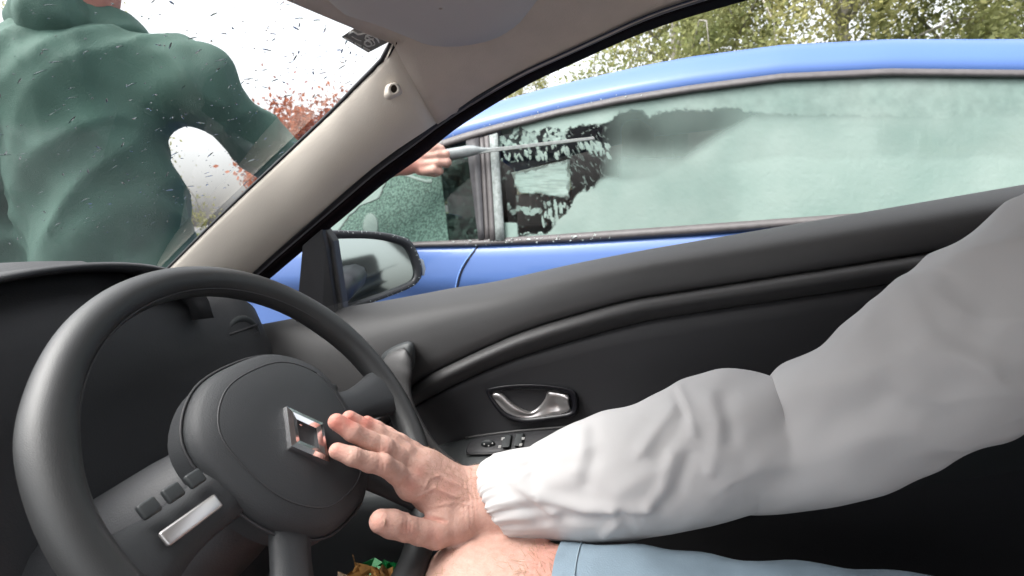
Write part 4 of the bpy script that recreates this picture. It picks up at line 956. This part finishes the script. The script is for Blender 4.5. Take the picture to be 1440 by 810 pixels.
for r, o in ((1.0, -.0004), (.95, .0006), (.6, .0007), (.02, .0007)):
    ring_ = []
    for a in np.linspace(0, 2*math.pi, 20, endpoint=False):
        x, y = 534+8.8*r*math.copysign(abs(math.cos(a))**.8, math.cos(a)), 736+9.8*r*math.copysign(abs(math.sin(a))**.8, math.sin(a))*.95-1
        q_ = ray(x, y); P = CP+q_*(float(X_(np.array(x), np.array(y)) @ cf)/(q_ @ FW)); ring_.append(P+nv_*o)
    nl.append(ring_)
obj('fingernail', np.array(nl).reshape(-1, 3), grid_faces(4, 20, cv=True), NAIL, dv)
# jacket sleeve
pth = [(698, 706, .509), (708, 701, .510), (727, 697, .512), (762, 696, .517), (815, 684, .525), (870, 671, .532), (925, 655, .54), (975, 637, .549), (1040, 618, .560)]
rpx = [46, 60, 66, 70, 84, 93, 97, 101, 104]
cpts = []
for (x, y, Y), r in zip(pth, rpx):
    P = at(x, y, Y); cpts.append([*P, r/F*((P-CP) @ FW)])
cpts.append([elb[0]+.045, elb[1]-.005, elb[2]+.015, .082]); cpts.append([.24, .535, .86, .085]); cpts.append([.36, .50, .965, .088]); cpts.append([.46, .42, 1.0, .10])
cc = resample(cpts, 250); n = 150; V = []
Pp = cc[:, :3]; T = np.gradient(Pp, axis=0); T /= np.linalg.norm(T, axis=1)[:, None]; u = np.cross(T[0], [0, 0, 1.]); UVs = []
for i in range(250):
    u = u-T[i]*(u @ T[i]); u /= np.linalg.norm(u); b = np.cross(T[i], u); a = np.linspace(0, 2*np.pi, n, endpoint=False)
    fl = .80+.0*i      # flattened front to back
    dirs = np.cos(a)[:, None]*u+np.sin(a)[:, None]*b; sq = 1-.22*np.abs(dirs[:, 1:2])
    V.append(Pp[i]+cc[i, 3]*dirs*sq)
V = np.array(V)
for _ in range(160):
    Vs = V.copy(); Vs[1:-1] = (V[:-2]+V[2:]+2*V[1:-1])/4; Vs = (np.roll(Vs, 1, 1)+np.roll(Vs, -1, 1)+2*Vs)/4; kk = sm(85, 110, np.arange(250.))[:, None, None]; V = V*(1-kk)+Vs*kk
SH = V.copy(); f = np.array(grid_faces(250, n, cv=True)); flat = V.reshape(-1, 3)
NV = vnormals(flat, f); px2 = proj(flat)
cen = np.repeat(Pp, n, 0); NV = np.where((((flat-cen)*NV).sum(1) < 0)[:, None], -NV, NV)
front_ = np.clip(-(NV @ (flat-CP).T.mean(1)/np.linalg.norm(flat.mean(0)-CP))*3, 0, 1) if False else np.clip((((CP-flat)*NV).sum(1)/np.linalg.norm(CP-flat, axis=1))*3, 0, 1)
dsp = np.zeros(len(flat))
def fold(pts, w_, h, asym=0):
    global dsp
    best = None
    for a, b in zip(pts[:-1], pts[1:]):
        d, t, sd_ = segd(px2, a, b)
        if best is None: best, bs = d, sd_
        else: m = d < best; best = np.where(m, d, best); bs = np.where(m, sd_, bs)
    wv_ = np.where(bs > 0, w_*(1+asym), w_*(1-asym)) if asym else w_
    dsp += .55*h*np.exp(-(best/wv_)**2)*front_
# big folds seen in the photograph (ridge, then the valley beside it)
fold([(700, 650), (722, 678), (748, 700), (775, 722)], 9, .0065, .6); fold([(693, 662), (712, 690), (735, 712), (765, 735)], 8, -.0045)
fold([(720, 678), (738, 665), (757, 655)], 5, .003); fold([(722, 672), (742, 655), (765, 640)], 8, -.003)
fold([(760, 700), (820, 716), (862, 716), (905, 715)], 9, .0065, .3); fold([(790, 728), (850, 730), (868, 722)], 8, -.004)
fold([(862, 716), (866, 735), (850, 752)], 7, .005); fold([(876, 720), (885, 745)], 9, -.004)
fold([(822, 612), (820, 645), (812, 660)], 10, .004); fold([(836, 610), (835, 650), (825, 680)], 10, -.0035)
fold([(905, 635), (925, 605), (945, 580)], 9, .0055, .4); fold([(925, 645), (950, 610), (962, 585)], 11, -.0045)
fold([(912, 712), (930, 690), (938, 665), (945, 640)], 10, .006); fold([(930, 712), (952, 690), (970, 640)], 9, -.005)
fold([(783, 640), (810, 642), (835, 628)], 9, .003); fold([(955, 545), (968, 575), (976, 610)], 5, .006); fold([(950, 552), (962, 585)], 5, -.004)
fold([(870, 690), (900, 672), (925, 660)], 12, .003); fold([(735, 690), (790, 680), (830, 665)], 16, .003); fold([(1000, 560), (1010, 600), (1000, 660)], 10, .006); fold([(1018, 560), (1030, 620)], 10, -.006)
fold([(1020, 640), (1060, 600), (1110, 560), (1130, 520)], 16, .005); fold([(1040, 670), (1090, 630), (1150, 590)], 20, .006, .4); fold([(1110, 680), (1170, 610), (1240, 560)], 22, -.005); fold([(1180, 450), (1230, 520), (1300, 560)], 26, .006, .4); fold([(1270, 400), (1310, 480), (1390, 520)], 28, .006, -.4); fold([(1320, 380), (1380, 440)], 24, -.006)
s_idx = np.repeat(np.arange(250), n); a_idx = np.tile(np.arange(n), 250); sd_m = s_idx/249*np.linalg.norm(np.diff(Pp, axis=0), axis=1).sum()
gath = np.exp(-sd_m/.014); dsp += gath*.0011*np.sin(a_idx/n*2*np.pi*37+2*np.sin(a_idx*.3)) + .0025*np.exp(-((sd_m-.006)/.004)**2)
g2_ = np.exp(-((sd_m-.02)/.03)**2); dsp += g2_*.0013*np.sin(a_idx/n*2*np.pi*11+1.5*np.sin(a_idx*.17)+sd_m*40)
nzv = np.array([noise.noise(Vector(p*14))*.0045+noise.noise(Vector(p*34))*.0016 for p in flat]); rdg = np.array([(.5-abs(noise.noise(Vector((p[0]*9+p[2]*7, p[1]*12, p[2]*15-p[0]*6))))*2)*.007+(.5-abs(noise.noise(Vector((p[0]*30-p[2]*14, p[1]*30, p[2]*26))))*2)*.0016 for p in flat])
dsp += nzv*np.clip(sd_m/.03, .2, 1)+rdg*np.clip((sd_m-.20)/.08, .18, 1)
flat = flat+NV*dsp[:, None]
G_ = flat.reshape(250, n, 3); kk = (np.exp(-((np.arange(250.)-112)/22)**2))[:, None, None]
for _ in range(12):
    Vs = G_.copy(); Vs[1:-1] = (G_[:-2]+G_[2:]+2*G_[1:-1])/4; Vs = (np.roll(Vs, 1, 1)+np.roll(Vs, -1, 1)+2*Vs)/4; G_ = G_*(1-kk)+Vs*kk
flat = G_.reshape(-1, 3)
# roll the cuff edge inwards
first = flat[:n]; cc0 = first.mean(0); inner = cc0+(first-cc0)*.86+np.array([.012, 0, 0]); allv = np.concatenate([cc0+(first-cc0)*.80+np.array([.03, 0, .0]), cc0+(first-cc0)*.9-np.array([.001, 0, 0]), flat])
obj('jacket_sleeve', allv, grid_faces(252, n, cv=True), CLOTH, dv)
# jacket body
J = [((.46, .36, 1.02), (.44, .36, .68), .155, .155, .05), ((.45, .20, .97), (.38, .49, .96), .095, .092, .05), ((.44, .20, .97), (.40, .12, .74), .065, .055, .03), ((.40, .12, .74), (.22, .155, .665), .055, .045, .03), ((.49, .36, 1.08), (.49, .36, 1.12), .07, .065, .03)]
V, Fc = implicit(J, .008); obj('jacket', V, Fc, CLOTH, dv)
V, Fc = implicit([((.51, .36, 1.29), (.50, .36, 1.25), .088, .08, .03)], .008); obj('hair', V, Fc, HAIR, dv)
# shorts: right leg tube with a hem, left leg, seat
hemx = at(783, 790, .47)[0]; tS = (hemx-kneeR[0])/(hipR[0]-kneeR[0])
R = []
dirL = hipR-kneeR; dn = dirL/np.linalg.norm(dirL); ub = np.array([0, 1., 0]); vb_ = np.cross(dn, ub)
for i, t in enumerate(np.r_[tS+.02, tS, tS, np.linspace(tS+.012, 1.05, 60)]):
    r = .068+.016*t+.005; c = kneeR+dirL*t
    if i == 0: r -= .006
    r_ = []
    for a in np.linspace(0, 2*math.pi, 90, endpoint=False):
        q = r*(1+.012*math.sin(3*a+t*9)+.010*math.sin(7*a+t*23)*min(1, (t-tS)*8+.3)); p = c+(ub*math.cos(a)+vb_*math.sin(a))*q; nzz = noise.noise(Vector((p[0]*22, p[1]*22, p[2]*22)))*.006; r_.append(p+(ub*math.cos(a)+vb_*math.sin(a))*nzz)
    R.append(r_)
obj('shorts', np.array(R).reshape(-1, 3), grid_faces(len(R), 90, cv=True), SHORT, dv)
tube('hem_stitch', [kneeR+dirL*(tS+.035)+(ub*math.cos(a)+vb_*math.sin(a))*(.0736+.016*tS+.001) for a in np.linspace(0, 6.283, 50)], .0006, mat('stitch', (.28, .36, .42), .9), dv, n=5)
V, Fc = implicit([(hipL, kneeL+(hipL-kneeL)*.32, .1, .082, .03), ((.44, .28, .62), (.44, .46, .62), .125, .125, .05)], .008); obj('shorts_seat', V, Fc, SHORT, dv)
# hairs on the thigh and wrist
hs_ = []
def hair(P, nrm, d, L, r=.00022):
    e = P+d*L*.6+nrm*L*.25; g_ = P+d*L+nrm*L*.2; b = np.cross(d, nrm)*r; return (np.array([P-b, P+b, e+b*.8, e-b*.8, g_]), [(0, 1, 2, 3), (3, 2, 4)])
for _ in range(900):
    t = rng.uniform(-.05, tS+.01); a = rng.uniform(-.5, math.pi+.5); rad_ = ub*math.cos(a)+vb_*math.sin(a)
    if rad_[2] < -.3: rad_ = -rad_
    P = kneeR+dirL*t+rad_*(.068+.02*t+.0004); d = (-dn*rng.uniform(.2, 1)+np.cross(rad_, dn)*rng.normal()*.8); d -= rad_*(d @ rad_); d /= np.linalg.norm(d); hs_.append(hair(P, rad_, d, rng.uniform(.006, .014)))
body_v = np.array([v_.co[:] for v_ in body.data.vertices])+origin(dv); q = proj(body_v); nn_ = vnormals(body_v, np.array([p.vertices[:] for p in body.data.polygons]))
cand = np.where(inh & (q[:, 0] > 600) & (q[:, 0] < 684) & (nn_[:, 2] > .25) & (q[:, 1] < 705))[0]
for i in rng.choice(cand, 420): d = np.array([-.5, rng.normal()*.5, .1]); d -= nn_[i]*(d @ nn_[i]); d /= np.linalg.norm(d); hs_.append(hair(body_v[i], nn_[i], d, rng.uniform(.003, .008), .00012))
v, f = join(hs_); obj('body_hair', v, f, HAIRG, dv, kind='stuff', smooth=False)

# ================================================================== PERSON OUTSIDE + SCRAPER
hb = lambda x, y, o: atB(x, y, o)
sk = tag(thing('ice_scraper', 'long grey ice scraper sweeping across the blue car window', 'scraper', hb(640, 214, .02)), 'long grey ice scraper sweeping across the blue car window', 'scraper')
SCR = mat('scraper_grey', (.14, .16, .165), .5, var=.2, vscale=60)
SCE = mat('scraper_edge', (.22, .235, .23), .5, var=.2, vscale=90)
gl_ = [(600, 222), (622, 219), (645, 215), (662, 212), (690, 210), (760, 203), (834, 195.5)]; gh = [5, 8.5, 8.5, 8, 2.6, 2.2, 1.6]
q = resample(np.c_[np.array(gl_, float), gh], 50); R = []
for x, y, h in q: R.append([hb(x, y+h*math.sin(a), .045-.010*math.cos(a)*(h/8+.15)) for a in np.linspace(0, 2*math.pi, 12, endpoint=False)])
obj('handle', np.array(R).reshape(-1, 3), grid_faces(50, 12, cv=True)+[tuple(range(12)), tuple(range(588, 600))[::-1]], SCR, sk)
R = [hb(x, y, .04) for x, y in [(668, 211), (834, 192), (836, 196), (668, 216.5)]]
plate('blade', R, nb*.012, SCE, sk, smooth=False, bevel=.001)
# person
po = thing('person', 'person in a dark green coat standing beyond the windscreen, scraping ice off the blue car', 'person', (-1.28, 1.12, 0))
hw_ = hb(572, 231, -.005); hk = hb(600, 222, .0)
F2 = []
for i, (ys_, yt, ln) in enumerate(((208, 210, 620), (217, 217, 627), (228, 228, 629), (238, 240, 618))):
    a = hb(598, ys_+2, -.012); k = hb((598+ln)/2+4, ys_, -.028); b = hb(ln, yt, -.02); c = hb(ln-2, yt+4, .01)
    F2 += chain([a, k, b, c], sc([14, 13, 12, 10]), .005)
F2 += [(hb(598, 213, 0), hw_, .022, .026, .02), (hb(598, 232, 0), hw_, .022, .026, .02), (hb(590, 240, .0), hb(612, 244, .02), .014, .012, .006)]
sh2 = np.array([-1.13, 1.20, 1.40]); el2 = np.array([-1.03, 1.52, 1.13])
F2 += [(hw_, el2, .026, .042, .02)]
hd2 = np.array([-1.33, 1.12, 1.66])
Bo = [(el2, sh2, .043, .055, .03), (sh2, (-1.35, 1.05, 1.42), .06, .06, .05), ((-1.32, 1.08, 1.38), (-1.34, 1.08, .98), .14, .13, .05), ((-1.53, .96, 1.40), sh2, .07, .07, .05), ((-1.33, 1.1, 1.45), hd2, .055, .055, .03), (hd2+np.array([0, 0, .03]), hd2+np.array([.01, .01, -.03]), .088, .07, .03), (hd2+np.array([.07, .06, -.01]), hd2+np.array([.08, .07, -.025]), .014, .013, .012), (hd2+np.array([.05, -.065, 0]), hd2+np.array([.04, -.07, .02]), .013, .013, .01), (hd2+np.array([-.05, .07, 0]), hd2+np.array([-.06, .07, .02]), .013, .013, .01)]
Bo += [((-1.53, .96, 1.38), (-1.56, .95, 1.10), .05, .042, .03), ((-1.56, .95, 1.10), (-1.45, 1.0, .88), .04, .03, .03), ((-1.45, 1.0, .88), (-1.42, 1.02, .80), .032, .02, .02)]
Bo += [((-1.27, 1.12, .92), (-1.24, 1.15, .50), .09, .06, .03), ((-1.24, 1.15, .50), (-1.27, 1.13, .1), .06, .045, .03), ((-1.41, 1.03, .92), (-1.44, 1.0, .50), .09, .06, .03), ((-1.44, 1.0, .5), (-1.45, .98, .1), .06, .045, .03)]
F2 = F2+Bo
V, Fc = implicit(F2, .012, (hb(545, 250, -.05)-np.array([.01, .01, .03]), hb(640, 195, .05)+np.array([.01, .01, .03])), .0035)
o = obj('body', V, Fc, SKIN, po); add_attr(o, 'flush', np.clip((606-proj(V)[:, 0])/60, .05, .5))
GRN = mat('green_coat', (.05, .115, .09), .75, bump=.8, bscale=420, bdist=.002, var=.15, vscale=9)
V, Fc = implicit([(el2-(el2-hw_)*.35, el2, .05, .06, .02), (el2, sh2, .07, .085, .03), ((-1.53, .96, 1.38), sh2, .11, .105, .05), ((-1.35, 1.05, 1.42), sh2, .11, .09, .05), ((-1.53, .96, 1.38), (-1.35, 1.05, 1.42), .10, .11, .05), ((-1.33, 1.08, 1.36), (-1.34, 1.08, .86), .17, .18, .05), ((-1.53, .96, 1.38), (-1.56, .95, 1.10), .085, .07, .03), ((-1.56, .95, 1.10), (-1.47, .99, .92), .058, .05, .03), ((-1.33, 1.1, 1.47), (-1.33, 1.1, 1.5), .075, .07, .03)], .01)
NVc = vnormals(V, Fc)
def crs(p):
    w1 = Vector((p[0]*3+.4*noise.noise(Vector(p*5)), p[1]*3, p[2]*7-p[0]*6)); w2_ = Vector((p[0]*14, p[1]*14, p[2]*9+p[0]*9))
    return (.5-abs(noise.noise(w1))*2)*.022+(.5-abs(noise.noise(w2_))*2)*.007
V = V+NVc*np.array([crs(p) for p in V])[:, None]
obj('coat', V, Fc, GRN, po)
Vh, Fh = implicit([(hd2+np.array([-.09, -.02, -.12]), hd2+np.array([.02, -.10, -.12]), .085, .075, .04), (hd2+np.array([-.12, -.06, -.22]), hd2+np.array([-.02, -.12, -.22]), .075, .065, .04), (hd2+np.array([.03, .03, -.15]), hd2+np.array([-.05, .02, -.13]), .09, .09, .03)], .01)
NVh = vnormals(Vh, Fh); Vh = Vh+NVh*np.array([crs(p*1.5)*.5 for p in Vh])[:, None]
obj('hood', Vh, Fh, GRN, po)
V, Fc = implicit([((-1.27, 1.12, .90), (-1.24, 1.15, .50), .105, .08, .03), ((-1.24, 1.15, .50), (-1.27, 1.13, .1), .08, .065, .03), ((-1.41, 1.03, .90), (-1.44, 1.0, .50), .105, .08, .03), ((-1.44, 1.0, .5), (-1.45, .98, .1), .08, .065, .03)], .012); obj('trousers', V, Fc, mat('trousers', (.02, .022, .03), .9), po)
V, Fc = implicit([(hd2+np.array([-.02, -.02, .05]), hd2+np.array([-.03, -.03, .0]), .09, .085, .03)], .01); obj('hair', V, Fc, HAIR, po)
for dx, dy in ((-1.25, 1.16), (-1.43, 1.02)):
    V, Fc = implicit([((dx-.04, dy-.04, .05), (dx+.10, dy+.10, .045), .05, .045, .02), ((dx-.02, dy-.03, .1), (dx-.02, dy-.03, .06), .06, .05, .02)], .01); obj('shoe', V, Fc, RUB, po)
